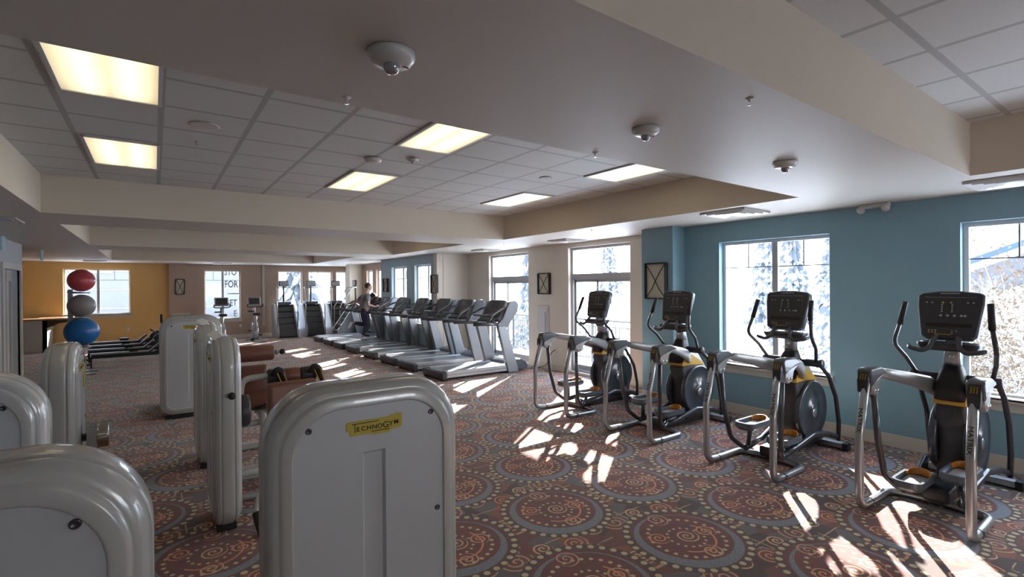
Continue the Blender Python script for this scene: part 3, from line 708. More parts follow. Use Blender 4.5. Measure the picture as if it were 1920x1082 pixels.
W2(m2, 'round_knob', MB().lathe([(0, 0), (.028, 0), (.026, -.03), (0, -.034)], (.50, 4.578, 1.14), 'Y', 18), mBLACK)
W2(m4, 'rear_shelf', MB().box(.22, .46, 9.46, 9.6, 1.585, 1.615, bev=.008), mDETW)
W2(m4, 'rear_handle', MB().tube([(.12, 9.6, 1.35), (.09, 9.7, 1.5), (.09, 9.75, 1.6)], .018, 8, fil=.05), mBLACK)
W2(m4, 'rear_base', MB().box(.1, .8, 9.5, 10.6, .02, .1, bev=.01), mSILV)
hz = thing('floor_handle', 'cream curved grip lying low behind the front tower at the bottom edge', 'handle', (.62, 3.35, 0))
MB().tube([(0, -.02, .03), (-.01, 0, .12), (.03, .02, .22), (.06, .03, .26)], [.022, .03], 12, fil=.05).build('grip', mat('cream_rubber', (.42, .38, .22), .6), hz)
MB().tube([(.05, .03, .24), (.14, .02, .12), (.26, 0, .05), (.3, 0, .012)], .012, 8, fil=.05).build('rod', mCHAR, hz)

# ------------------------------------------------------------------ elliptical trainers
def elliptical(phase):
    t = thing('elliptical_trainer', '', 'elliptical trainer', (0, 0, 0), 0, 'elliptical trainers facing the blue wall')
    for s in (1, -1):
        y = s*.37
        # rear loop leg
        MB().tube([(.02, y*.97, 1.12), (-.10, y, .66), (-.10, y*1.0, .045), (.20, y*.98, .035), (.56, y*.98, .035), (.60, y*.3, .035), (.60, 0, .035)] if s < 0 else
                  [(.02, y*.97, 1.12), (-.10, y, .66), (-.10, y, .045), (.20, y*.98, .035), (.56, y*.98, .035), (.60, y*.3, .035), (.60, 0, .035)], .034, 14, fil=.12).build('rear_leg', mALUD, t)
        MB().lathe([(.0345, 0), (.037, .005), (.037, .015), (.0345, .02)], (.10, y*.99, .038), 'X', 16).ball((.13, y*.99+(-.03 if s < 0 else -.03), .05), .008).build('leg_joint', mDARK, t)
        # cap on top of the leg
        MB().loft([[Vector((px, y+dy, pz)) for (px, dy, pz) in r] for r in (
            [(-.028, -.036, 1.04), (.045, -.036, 1.03), (.045, .036, 1.03), (-.028, .036, 1.04)], [(-.022, -.042, 1.14), (.06, -.042, 1.12), (.06, .042, 1.12), (-.022, .042, 1.14)], [(.012, -.036, 1.222), (.08, -.040, 1.19), (.08, .040, 1.19), (.012, .036, 1.222)])], smooth=False).build('leg_boot', mDARK, t)
        b = MB()
        for k in range(3): b.box(-.011, -.006, y-.022+k*.018, y-.014+k*.018, 1.15, 1.205, rot=(0, .39, 0))
        b.build('boot_ribs', mat('dull_yellow_rib', (.30, .20, .04), .5), t)
        prof = [(.01, 1.22), (.04, 1.245), (.26, 1.245), (.37, 1.205), (.385, 1.175), (.26, 1.165), (.12, 1.12), (.05, 1.09), (.03, 1.14)]
        MB().prism([(p[0], p[1]) for p in prof], 'Y', y-.058, y+.058, bev=.014).build('arm_cover', mSLATE, t)
        # bracket and bolts
        MB().prism([(.06, 1.11), (.32, 1.17), (.23, 1.11), (.20, 1.02), (.12, .995), (.06, 1.04)], 'Y', y-.05, y+.05, bev=.005).build('bracket', mALU, t)
        for (bx_, bz) in ((.10, 1.045), (.165, 1.04)):
            for q in (-1, 1): MB().lathe([(0, q*.05), (.016, q*.05), (.015, q*.058), (.006, q*.064), (0, q*.064)], (bx_, y, bz), 'Y', 14).build('bolt', mCHROME, t)
        # silver arm to the body
        rings = []
        for (px, py, pz, hw, hh) in ((.26, y, 1.185, .03, .035), (.45, y*.9, 1.155, .035, .05), (.70, y*.68, 1.10, .035, .06), (.95, y*.45, 1.03, .035, .075), (1.08, y*.33, .97, .03, .08)):
            rings.append([Vector((px, py+hw*c, pz+hh*d)) for c, d in ((1, .6), (.6, 1), (-.6, 1), (-1, .6), (-1, -.6), (-.6, -1), (.6, -1), (1, -.6))])
        MB().loft(rings).build('side_arm', mALU, t)
        # swing arm hanging from the bracket down to the pedal link
        fx = .06 if s > 0 else 0
        MB().tube([(.14, y*.93, 1.03), (.17, y*.86, .60), (.20+fx, y*.80, .26), (.36+fx, y*.62, .12), (.46+fx, y*.55, .17)], .027, 12, fil=.14).build('swing_arm', mCHAR, t)
        # pedal
        px, pz = ((.30, .42) if s > 0 else (.44, .28)) if phase == 0 else ((.30, .22) if s > 0 else (.52, .31))
        ol = rrect(px+.16, s*.14, .46, .235, .08, 5)
        b = MB(); b.loft([[Vector((p[0], p[1], pz-.05)) for p in inset(ol, .03)], [Vector((p[0], p[1], pz-.02)) for p in ol], [Vector((p[0], p[1], pz+.035)) for p in inset(ol, .004)], [Vector((p[0], p[1], pz+.035)) for p in inset(ol, .026)], [Vector((p[0], p[1], pz-.015)) for p in inset(ol, .03)]], smooth=False)
        pd = b.build('pedal', mSLATE, t)
        MB().prism(inset(rrect(px+.15, s*.14, .36, .15, .04, 3), .0), 'Z', pz-.012, pz-.004).build('footplate', mALU, pd)
        b = MB()
        for k in range(9):
            a0 = -PI/2+PI*k/9; a1 = -PI/2+PI*(k+1)/9
            hh = lambda a: .035+.03*math.cos(a)
            P = lambda a, rr, z: Vector((px+.27+.10*rr*math.cos(a), s*.135+.095*rr*math.sin(a), z))
            b.loft([[P(a0, 1, pz), P(a0, 1, pz+hh(a0)), P(a0, .86, pz+hh(a0)), P(a0, .86, pz)], [P(a1, 1, pz), P(a1, 1, pz+hh(a1)), P(a1, .86, pz+hh(a1)), P(a1, .86, pz)]], smooth=False)
        b.build('pedal_lip', mORG, pd)
        # pedal support and link bar to the flywheel
        MB().tube([(px+.10, s*.14, pz-.05), (.46, s*.20, .14)], .026, 10).build('pedal_strut', mCHAR, t)
        MB().tube([(.40, s*.20, .13), (.75, s*.20, .17), (1.10, s*.23, .26), (1.40, s*.26, .22), (1.58, s*.29, .16)], .034, 12, fil=.15, sq=.8).build('link_bar', mCHAR, t)
        # moving handle: grip, bent tube, pivot boss, lower rocker
        ph = (.05 if s > 0 else -.08) if phase == 0 else (.05 if s > 0 else -.20)
        MB().tube([(1.08, s*.27, 1.09), (.94+ph*.4, s*.34, 1.28), (.755+ph*.8, s*.39, 1.42), (.83+ph, s*.355, 1.63)], .019, 12, fil=.10).build('handle_tube', mCHAR, t)
        MB().tube([(.82+ph, s*.358, 1.60), (.862+ph, s*.345, 1.72), (.90+ph, s*.335, 1.815)], .025, 12, fil=.03).build('handle_grip', mBLACK, t)
        MB().lathe([(0, .09*s), (.042, .09*s), (.045, .10*s), (.045, .27*s), (.05, .28*s), (.05, .33*s), (.042, .34*s), (0, .34*s)], (1.09, 0, 1.09), 'Y', 20).build('pivot_boss', mDARK, t)
        MB().tube([(1.10, s*.31, 1.07), (1.30, s*.31, .93), (1.49, s*.31, .66), (1.57, s*.31, .35), (1.58, s*.30, .12)], .024, 12, fil=.2).build('rocker_arm', mCHAR, t)
        # flywheel side disc
        b = MB(); D = s*.10
        rings = []
        for (sc, yy) in ((1.0, 0), (1.0, .05), (.97, .062), (.93, .06), (.90, .052), (.25, .058), (.24, .066), (.0, .068)):
            rings.append([Vector((1.27+.355*max(sc, .003)*math.cos(a)*1.0, D+s*yy, .50+.345*max(sc, .003)*math.sin(a))) for a in [2*PI*k/40 for k in range(40)]])
        b.loft(rings).build('flywheel_cover', mat('dark_slate_plastic', (.045, .052, .068), .28, coat=.3), t)
        MB().lathe([(0, 0), (.055, 0), (.05, s*.006), (0, s*.007)], (1.27, D+s*.066, .47), 'Y', 24).build('hub_cap', mALUD, t)
    # pod body
    prof = [(.97, .12), (1.62, .12), (1.60, .45), (1.52, .72), (1.36, .92), (1.12, .96), (.98, .90), (.93, .82), (.98, .66), (1.0, .40)]
    MB().prism(prof, 'Y', -.115, .115, bev=.03).build('body_shell', mDARK, t)
    MB().prism([(.925, .90), (1.02, 1.03), (1.12, 1.04), (1.45, .86), (1.40, .84), (1.15, .86), (.92, .86)], 'Y', -.122, .122, bev=.01).build('yellow_band', mYEL, t)
    MB().prism([(1.05, 1.0), (1.18, 1.10), (1.34, 1.03), (1.56, .78), (1.64, .50), (1.60, .45), (1.50, .72), (1.34, .92)], 'Y', -.085, .085, bev=.02).build('silver_spine', mALU, t)
    # mast boot and mast
    b = MB(); rings = []
    for (x, z, hx, hy) in ((1.02, .90, .13, .12), (1.03, 1.05, .12, .115), (1.05, 1.15, .09, .09), (1.06, 1.22, .065, .07)):
        rings.append([Vector((x+p[0], p[1], z)) for p in rrect(0, 0, hx*2, hy*2, min(hx, hy)*.6, 4)])
    b.loft(rings).build('mast_boot', mBLACK, t)
    b = MB(); rings = []
    for (x, z, hx, hy) in ((1.06, 1.18, .05, .065), (1.06, 1.35, .045, .06), (1.04, 1.50, .04, .055), (1.05, 1.60, .03, .05)):
        rings.append([Vector((x+p[0], p[1], z)) for p in rrect(0, 0, hx*2, hy*2, .025, 4)])
    b.loft(rings).build('mast', mALUD, t)
    MB().lathe([(0, 0), (.022, 0), (.02, -.008), (.014, -.008), (0, -.006)], (1.013, 0, 1.31), 'X', 18).build('mast_badge', mCHROME, t)
    MB().tube([(1.22, 0, 1.05), (1.14, 0, 1.30), (1.10, 0, 1.55)], .03, 10, sq=.9).build('mast_brace', mALU, t)
    # tray below console
    b = MB(); ol = rrect(.93, 0, .20, .46, .07, 5)
    b.loft([[Vector((p[0], p[1], 1.37)) for p in inset(ol, .03)], [Vector((p[0], p[1], 1.42)) for p in ol], [Vector((p[0], p[1], 1.445)) for p in ol], [Vector((p[0], p[1], 1.445)) for p in inset(ol, .02)], [Vector((p[0], p[1], 1.40)) for p in inset(ol, .03)]]).build('tray', mDARK, t)
    for s in (-1, 1):
        MB().tube([(.95, s*.075, 1.50), (.86, s*.085, 1.49), (.80, s*.11, 1.40), (.78, s*.16, 1.365), (.80, s*.26, 1.385), (.86, s*.28, 1.40)], .021, 12, fil=.05).build('fixed_grip', mCHAR, t)
    # console
    cm = Matrix.Translation((.965, 0, 1.70)) @ Matrix.Rotation(math.radians(14), 4, 'Y')
    face = [(-.205, -.205), (-.16, -.235), (.16, -.235), (.205, -.205), (.245, .10), (.245, .19), (.21, .215), (.08, .232), (-.08, .232), (-.21, .215), (-.245, .19), (-.245, .10)]
    def cons(poly, x0, x1, bev): return MB().prism(poly, 'X', x0, x1, bev=bev).xf(cm)
    cons(face, .055, -.02, .016).build('console', mSLATE, t)
    co = cons(inset(face, .014), -.018, -.024, .003).build('console_face', mDARK, t)
    MB().box(-.027, -.0235, -.17, .17, -.12, -.085).xf(cm).build('display_slot', mINK, co)
    MB().box(-.026, -.0235, -.19, .19, .165, .168).xf(cm).build('trim_line', mALUD, co)
    b = MB(); b.box(-.028, -.0235, -.07, .07, .198, .207).xf(cm); b.build('console_badge', mALUD, co)
    def dots_(lst, m_, r=.009):
        for (yy, zz) in lst: MB().lathe([(0, -.0235), (r, -.0235), (r*.8, -.0265), (0, -.027)], (0, yy, zz), 'X', 10).xf(cm).build('button', m_, co)
    mB1 = mat('grey_button', (.32, .32, .31), .5); mB2 = mat('yellow_button', (.40, .31, .10), .5)
    dots_([(s*q, .115) for s in (-1, 1) for q in (.13, .17)]+[(.055, .095-.022*k) for k in range(4)]+[(-.02, .095-.022*k) for k in range(4)], mB1, .008)
    dots_([(.05, .115), (-.01, .115)], mB2, .010)
    dots_([(.06, -.01), (.01, -.01), (-.04, -.01), (-.09, -.01), (-.115, -.01)], mB1, .012)
    dots_([(.14-.024*k, -.155-.02*j) for k in range(3) for j in range(2)], mB2, .008); dots_([(-.03, -.155), (-.03, -.178), (-.06, -.155)], mB1, .007)
    MB().tube([(.90, -.02, 1.52), (.90, .10, 1.52)], .006, 6).build('console_accent', mYEL, t)
    # floor frame
    MB().box(.55, 1.72, -.05, .05, .02, .10, bev=.012).build('base_beam', mCHAR, t)
    MB().box(1.02, 1.62, -.13, .13, .09, .20, bev=.03).box(.50, .86, -.10, .10, .05, .17, bev=.035).build('base_cover', mDARK, t)
    MB().box(1.60, 1.70, -.34, .34, .02, .085, bev=.01).build('front_stabiliser', mALU, t)
    for s in (-1, 1): MB().box(1.595, 1.705, s*.36-.03, s*.36+.03, .0, .09, bev=.012).build('end_cap', mBLACK, t)
    # leg lettering, reading down the leg
    for s in (1, -1):
        Mx = Matrix.Translation((-.037, s*.365, .90)) @ Matrix.Rotation(math.radians(14.6), 4, 'Y') @ Matrix(((0, 0, -1, 0), (0, -1, 0, 0), (-1, 0, 0, 0), (0, 0, 0, 1))) @ Matrix.Translation((0, -.016, .0335)) @ Matrix.Diagonal((1.25, 1, 1, 1))
        text_mesh('MATRIX', .048, 'leg_lettering', mINK, t, Mx, .0025, 'LEFT', 0)
    return t
el = elliptical(0); e4 = elliptical(1)
EY = [5.98, 4.43, 2.90, 1.42]
el['label'] = 'elliptical trainer standing in front of the nearer balcony door, farthest of four'
el.location = (5.1, EY[0], 0)
dup(el, (5.1, EY[1], 0), 'elliptical trainer in front of the blue pillar with the framed panel')
dup(el, (5.1, EY[2], 0), 'elliptical trainer in front of the large window in the blue wall')
e4.location = (5.12, EY[3], 0)
e4['label'] = 'rightmost elliptical trainer, console facing the camera, nearest the right edge'

# ------------------------------------------------------------------ treadmills
def treadmill():
    t = thing('treadmill', '', 'treadmill', (0, 0, 0), 0, 'treadmills in a row facing the windows')
    MB().box(.06, 1.78, .12, .88, .12, .185, bev=.008).build('deck', mDARK, t)
    MB().box(.05, 1.80, .19, .81, .175, .192, bev=.004).build('running_belt', mat('running_belt_rubber', (.13, .145, .16), .32, noise=.06), t)
    for y0 in (.03, .79):
        MB().box(.10, 1.95, y0, y0+.18, .06, .205, bev=.012).build('side_rail', mALU, t)
        MB().box(.12, 1.9, (y0-.002 if y0 < .5 else y0+.1805), (y0+.0 if y0 < .5 else y0+.1825), .125, .133).build('rail_groove', mDARK, t)
    MB().box(0, .12, .02, .98, .03, .185, bev=.02).build('rear_cap', mDARK, t)
    for y in (.1, .9): MB().box(.02, .12, y-.06, y+.06, 0, .04, bev=.008).build('foot', mBLACK, t)
    prof = [(1.70, .19), (1.80, .26), (1.98, .30), (2.16, .29), (2.30, .22), (2.36, .12), (2.34, .03), (1.72, .03)]
    MB().prism(prof, 'Y', .13, .87, bev=.03).build('motor_hood', mSLATE, t)
    for y0 in (.0, .90):
        prof = [(1.70, .02), (1.99, .02), (1.68, 1.02), (1.62, 1.10), (1.42, 1.10), (1.44, 1.0)]
        MB().prism(prof, 'Y', y0, y0+.10, bev=.012).build('upright', mat('upright_grey_paint', (.24, .255, .28), .4, metal=.3), t)
        prof = [(1.42, 1.06), (1.66, 1.04), (1.98, 1.42), (2.0, 1.60), (1.92, 1.68), (1.74, 1.64), (1.56, 1.28), (1.42, 1.16)]
        MB().prism(prof, 'Y', y0+.012, y0+.088, bev=.012).build('console_bracket', mSLATE, t)
        y = y0+.05
        MB().tube([(.80, y, 1.175), (1.2, y, 1.16), (1.62, y, 1.13)], .042, 12, fil=.1, sq=.8).build('handrail', mCHAR, t)
        MB().tube([(1.15, y, 1.18), (1.30, y, 1.36), (1.55, y+(.5-y)*.06, 1.48), (1.90, y+(.5-y)*.1, 1.56)], .027, 10, fil=.16).build('curved_bar', mCHAR, t)
    cm = Matrix.Translation((1.66, .5, 1.46)) @ Matrix.Rotation(math.radians(28), 4, 'Y')
    poly = rrect(0, 0, .74, .52, .12, 5)
    MB().prism(poly, 'X', .11, -.03, bev=.035).xf(cm).build('console', mat('console_shell_grey', (.30, .31, .33), .3, coat=.3), t)
    co = MB().prism(inset(poly, .03), 'X', -.028, -.036, bev=.004).xf(cm).build('console_face', mDARK, t)
    MB().box(-.040, -.0355, -.16, .16, .03, .18).xf(cm).build('display', mat('dark_display', (.03, .03, .04), .15), co)
    MB().box(-.040, -.0355, -.06, .04, -.13, -.07).xf(cm).build('red_key', mat('dull_red_key', (.20, .05, .045), .5), co)
    MB().tube([(1.30, .1, 1.34), (1.22, .3, 1.34), (1.22, .7, 1.34), (1.30, .9, 1.34)], .024, 10, fil=.08).build('front_bar', mCHAR, t)
    MB().box(1.36, 1.60, .18, .82, 1.18, 1.24, bev=.02).build('accessory_tray', mDARK, t)
    return t
tm = treadmill()
TY = [9.40, 10.85, 12.05, 13.42, 14.95, 16.35, 17.60, 18.95]
TL = ['nearest treadmill of the row, in front of the farther balcony door', 'second treadmill from the camera, behind the nearest one', 'third treadmill from the camera', 'fourth treadmill from the camera',
      'fifth treadmill, just this side of the running man', 'treadmill that the running man in grey is using', 'treadmill beyond the running man, used by the person in black', 'farthest treadmill of the row, next to the stair climbers']
tm.location = (4.93, TY[0], 0); tm['label'] = TL[0]
for y, l in zip(TY[1:], TL[1:]): dup(tm, (4.93, y, 0), l)

# ------------------------------------------------------------------ stair climbers
def stepmill():
    t = thing('stair_climber', '', 'stair climber', (0, 0, 0), 0, 'stair climbers by the far windows')
    # local: x width -.36...36, y depth 0 (front, toward camera) .. 1.05
    for s in (-1, 1):
        MB().prism([(.0, .02), (1.25, .02), (1.25, 1.20), (.74, 1.20), (.66, 1.14), (.04, .34), (.0, .28)], 'X', s*.36-.035, s*.36+.035, bev=.012).build('side_panel', mALU if s < 0 else mALUD, t)
        MB().tube([(s*.385, .10, .30), (s*.385, .10, 1.12), (s*.30, .62, 1.78), (s*.28, .80, 1.80)], .020, 8, fil=.06).build('handrail', mALU, t)
    for k in range(5):
        z = .24+k*.20; y = .02+k*.15
        MB().box(-.32, .32, y, y+.24, z+.012, z+.045, bev=.006).box(-.32, .32, y+.03, y+.045, z-.17, z+.012).build('step', mat('grey_step_plastic', (.075, .075, .08), .5), t)
    MB().prism([(.06, .02), (1.2, .02), (1.2, 1.17), (.80, 1.17), (.10, .14)], 'X', -.318, .318).build('step_housing', mBLACK, t)
    MB().box(-.27, .27, .72, 1.18, 1.18, 1.29, bev=.03).build('top_cover', mSLATE, t)
    MB().tube([(0, .86, 1.25), (0, .84, 1.90)], .035, 8).build('mast', mDARK, t)
    MB().box(-.19, .19, .78, .88, 1.84, 2.06, bev=.035).build('console', mDARK, t)
    MB().box(-.16, .16, .770, .781, 1.87, 2.03).build('display', mat('light_grey_display', (.40, .42, .45), .3), t)
    MB().tube([(-.28, .80, 1.80), (.28, .80, 1.80)], .018, 8).build('cross_bar', mCHAR, t)
    return t
st = stepmill(); st.location = (4.38, 21.6, 0); st.scale = (1, 1, 1.13); st['label'] = 'stair climber beside the white pipe, leftmost of the three before the windows'
dup(st, (5.46, 21.6, 0), 'stair climber in the middle of the three before the far windows')
dup(st, (6.50, 21.6, 0), 'stair climber nearest the cream column, partly behind a treadmill')
dup(st, (5.90, 20.50, 0), 'stair climber turned sideways behind the running man', -PI/2)

# ------------------------------------------------------------------ upright bikes
def bike():
    t = thing('exercise_bike', '', 'exercise bike', (0, 0, 0), 0, 'upright bikes by the far brown wall')
    MB().box(-.28, .28, -.30, -.24, 0, .05, bev=.01).box(-.25, .25, .55, .62, 0, .05, bev=.01).box(-.04, .04, -.28, .58, .02, .08, bev=.01).build('base', mALUD, t)
    MB().prism([(-.10, .06), (.42, .06), (.46, .38), (.34, .66), (.16, .72), (-.02, .48)], 'X', -.10, .10, bev=.03).build('body_shell', mALU, t)
    MB().tube([(0, .30, .6), (0, .36, 1.32)], .045, 10).build('mast', mALU, t)
    MB().tube([(0, -.02, .4), (0, -.12, 1.0)], .032, 10).build('seat_post', mALU, t)
    b = MB(); pad(b, (0, -.14, 1.04), .26, .28, .09, None, .04); b.build('seat', mBLACK, t)
    MB().box(-.24, -.02, .1, .22, 1.12, 1.17, bev=.015).build('lower_grip', mBLACK, t)
    for s in (-1, 1):
        MB().tube([(0, .30, 1.30), (s*.20, .26, 1.30), (s*.27, .10, 1.34), (s*.25, .02, 1.42)], .022, 8, fil=.08).build('handlebar', mDARK, t)
        MB().tube([(s*.10, .10, .32), (s*.14, .10, .32), (s*.14, .10+s*.12, .32-s*.1)], .014, 8).build('crank', mALUD, t)
        MB().box(s*.14, s*.26, .06+s*.12, .16+s*.12, .29-s*.1, .34-s*.1, bev=.012).build('pedal', mBLACK, t)
    MB().ball((-.16, -.27, .10), .07).build('transport_wheel', mBLACK, t)
    b = MB(); pad(b, (0, .33, 1.52), .46, .08, .34, (-.35, 0, 0), .035); b.build('console', mALUD, t)
    b = MB(); pad(b, (0, .282, 1.525), .36, .012, .25, (-.35, 0, 0), .004); b.build('display', mDARK, t)
    return t
bk = bike(); bk.location = (3.14, 21.2, 0); bk['label'] = 'silver upright bike standing between the lettered window and the white pipe'
dup(bk, (2.05, 21.3, 0), 'silver upright bike in front of the lettered window, half hidden by a grey tower')

# ------------------------------------------------------------------ rowing machines
def rower():
    t = thing('rowing_machine', '', 'rowing machine', (0, 0, 0), 0, 'rowing machines side by side')
    MB().box(0, 1.35, -.045, .045, .27, .385, bev=.004).build('rail', mBLACK, t)
    MB().box(-.02, 1.36, -.047, .047, .365, .405).build('rail_track', mALU, t)
    MB().box(-.03, .03, -.25, .25, 0, .05, bev=.01).box(-.02, .02, -.03, .03, .04, .32).build('rear_leg', mDARK, t)
    b = MB(); pad(b, (.85, 0, .46), .24, .30, .06, None, .02); b.box(.76, .94, -.06, .06, .39, .44); b.build('seat', mBLACK, t)
    for q_ in (-1, 1): b = MB(); pad(b, (1.30, q_*.12, .47), .30, .11, .05, (0, -.7, 0), .015); b.build('footrest', mDARK, t)
    MB().lathe([(0, -.10), (.22, -.10), (.25, -.08), (.25, .08), (.22, .10), (0, .10)], (1.72, 0, .42), 'Y', 28).build('flywheel_housing', mDARK, t)
    MB().box(1.3, 1.85, -.05, .05, .28, .40, bev=.01).box(1.65, 1.85, -.28, .28, 0, .05, bev=.01).box(1.72, 1.78, -.04, .04, .04, .3).build('front_frame', mBLACK, t)
    MB().tube([(1.66, 0, .6), (1.55, 0, .70)], .018, 8).build('monitor_arm', mBLACK, t)
    b = MB(); pad(b, (1.53, 0, .70), .04, .16, .10, (0, -.5, 0), .01); b.build('monitor', mDARK, t)
    return t
rw = rower()
RL = ['rowing machine with silver-topped rail, nearest of the four left of the far tower', 'rowing machine, second nearest of the four', 'rowing machine, third of the four, one before the ochre wall', 'rowing machine, farthest of the four, along the ochre wall']
RP = [(-1.30, 16.35), (-1.43, 17.5), (-1.54, 18.7), (-1.62, 19.9)]
rw.location = (*RP[0], 0); rw['label'] = RL[0]
for p, l in zip(RP[1:], RL[1:]): dup(rw, (*p, 0), l)

# ------------------------------------------------------------------ exercise balls on a rack, reception counter
rk = thing('ball_rack', 'grey vertical rack holding three exercise balls by the ochre wall', 'ball rack', (-1.64, 15.97, 0))
MB().box(-.05, .05, -.04, .04, 0, 2.02, bev=.008).box(-.3, .5, -.62, -.54, 0, .04).box(-.3, .5, .0, .08, 0, .04).box(-.04, .04, -.6, .08, 0, .04).build('post', mALUD, rk)
for z in (.66, 1.325, 1.955):
    MB().tube([(-.05, -.04, z), (.06, -.46, z-.02), (.26, -.62, z-.02), (.42, -.42, z-.02), (.05, -.04, z)], .012, 8, fil=.08).build('ball_hoop', mALUD, rk)
def ball(z, r, m, lbl):
    o = MB(); o.ball((0, 0, 0), r, n=40, m=24); o = o.build('exercise_ball', m); o.location = (-1.40, 15.55, z); tag(o, lbl, 'exercise ball', 'exercise balls on the rack')
ball(1.02, .335, mat('blue_ball_vinyl', (.02, .15, .42), .28, noise=.05, nscale=6), 'large blue exercise ball on the lowest hoop of the rack')
ball(1.63, .268, mat('silver_ball_vinyl', (.26, .25, .24), .28), 'silver grey exercise ball in the middle of the rack')
ball(2.23, .262, mat('red_ball_vinyl', (.55, .08, .09), .3), 'red exercise ball on top of the rack')

ct = thing('reception_counter', 'pale counter with wooden top below the ochre wall at the far left', 'counter', (-5.1, 21.6, 0))
MB().box(-2.2, 2.30, -.0, .10, 0, 1.05).box(2.2, 2.30, 0, 1.3, 0, 1.05).build('front_panel', mat('pale_counter_paint', (.40, .38, .36), .5), ct)
MB().box(-2.25, 2.85, -.12, .55, 1.05, 1.10, bev=.01).box(2.0, 2.85, .5, 1.38, 1.05, 1.10, bev=.01).build('countertop', mat('tan_wood_top', (.30, .17, .09), .3, noise=.2, nscale=8), ct)
MB().prism([(2.305, 1.045), (2.80, 1.045), (2.78, .96), (2.55, .93), (2.45, .86), (2.305, .80)], 'Y', .1, .5).build('bracket', mat('dark_wood', (.05, .03, .02), .5), ct)

# ------------------------------------------------------------------ people
def skinmesh(name, verts, edges, radii, m, parent, sub=2, flat=None):
    me = bpy.data.meshes.new(name); me.from_pydata(verts, edges, []); me.materials.append(m)
    o = bpy.data.objects.new(name, me); COL.objects.link(o); o.parent = parent
    md = o.modifiers.new('skin', 'SKIN'); md.use_smooth_shade = True
    sl = me.skin_vertices[0].data if me.skin_vertices else None
    if sl is None:
        bm = bmesh.new(); bm.from_mesh(me); bm.verts.layers.skin.verify(); bm.to_mesh(me); bm.free(); sl = me.skin_vertices[0].data
    for i, r in enumerate(radii):
        sl[i].radius = r if isinstance(r, tuple) else (r, r); sl[i].use_root = (i == 0)
    ss = o.modifiers.new('sub', 'SUBSURF'); ss.levels = sub; ss.render_levels = sub
    return o
def chain(vs, start): return [(start+i, start+i+1) for i in range(len(vs)-1)]

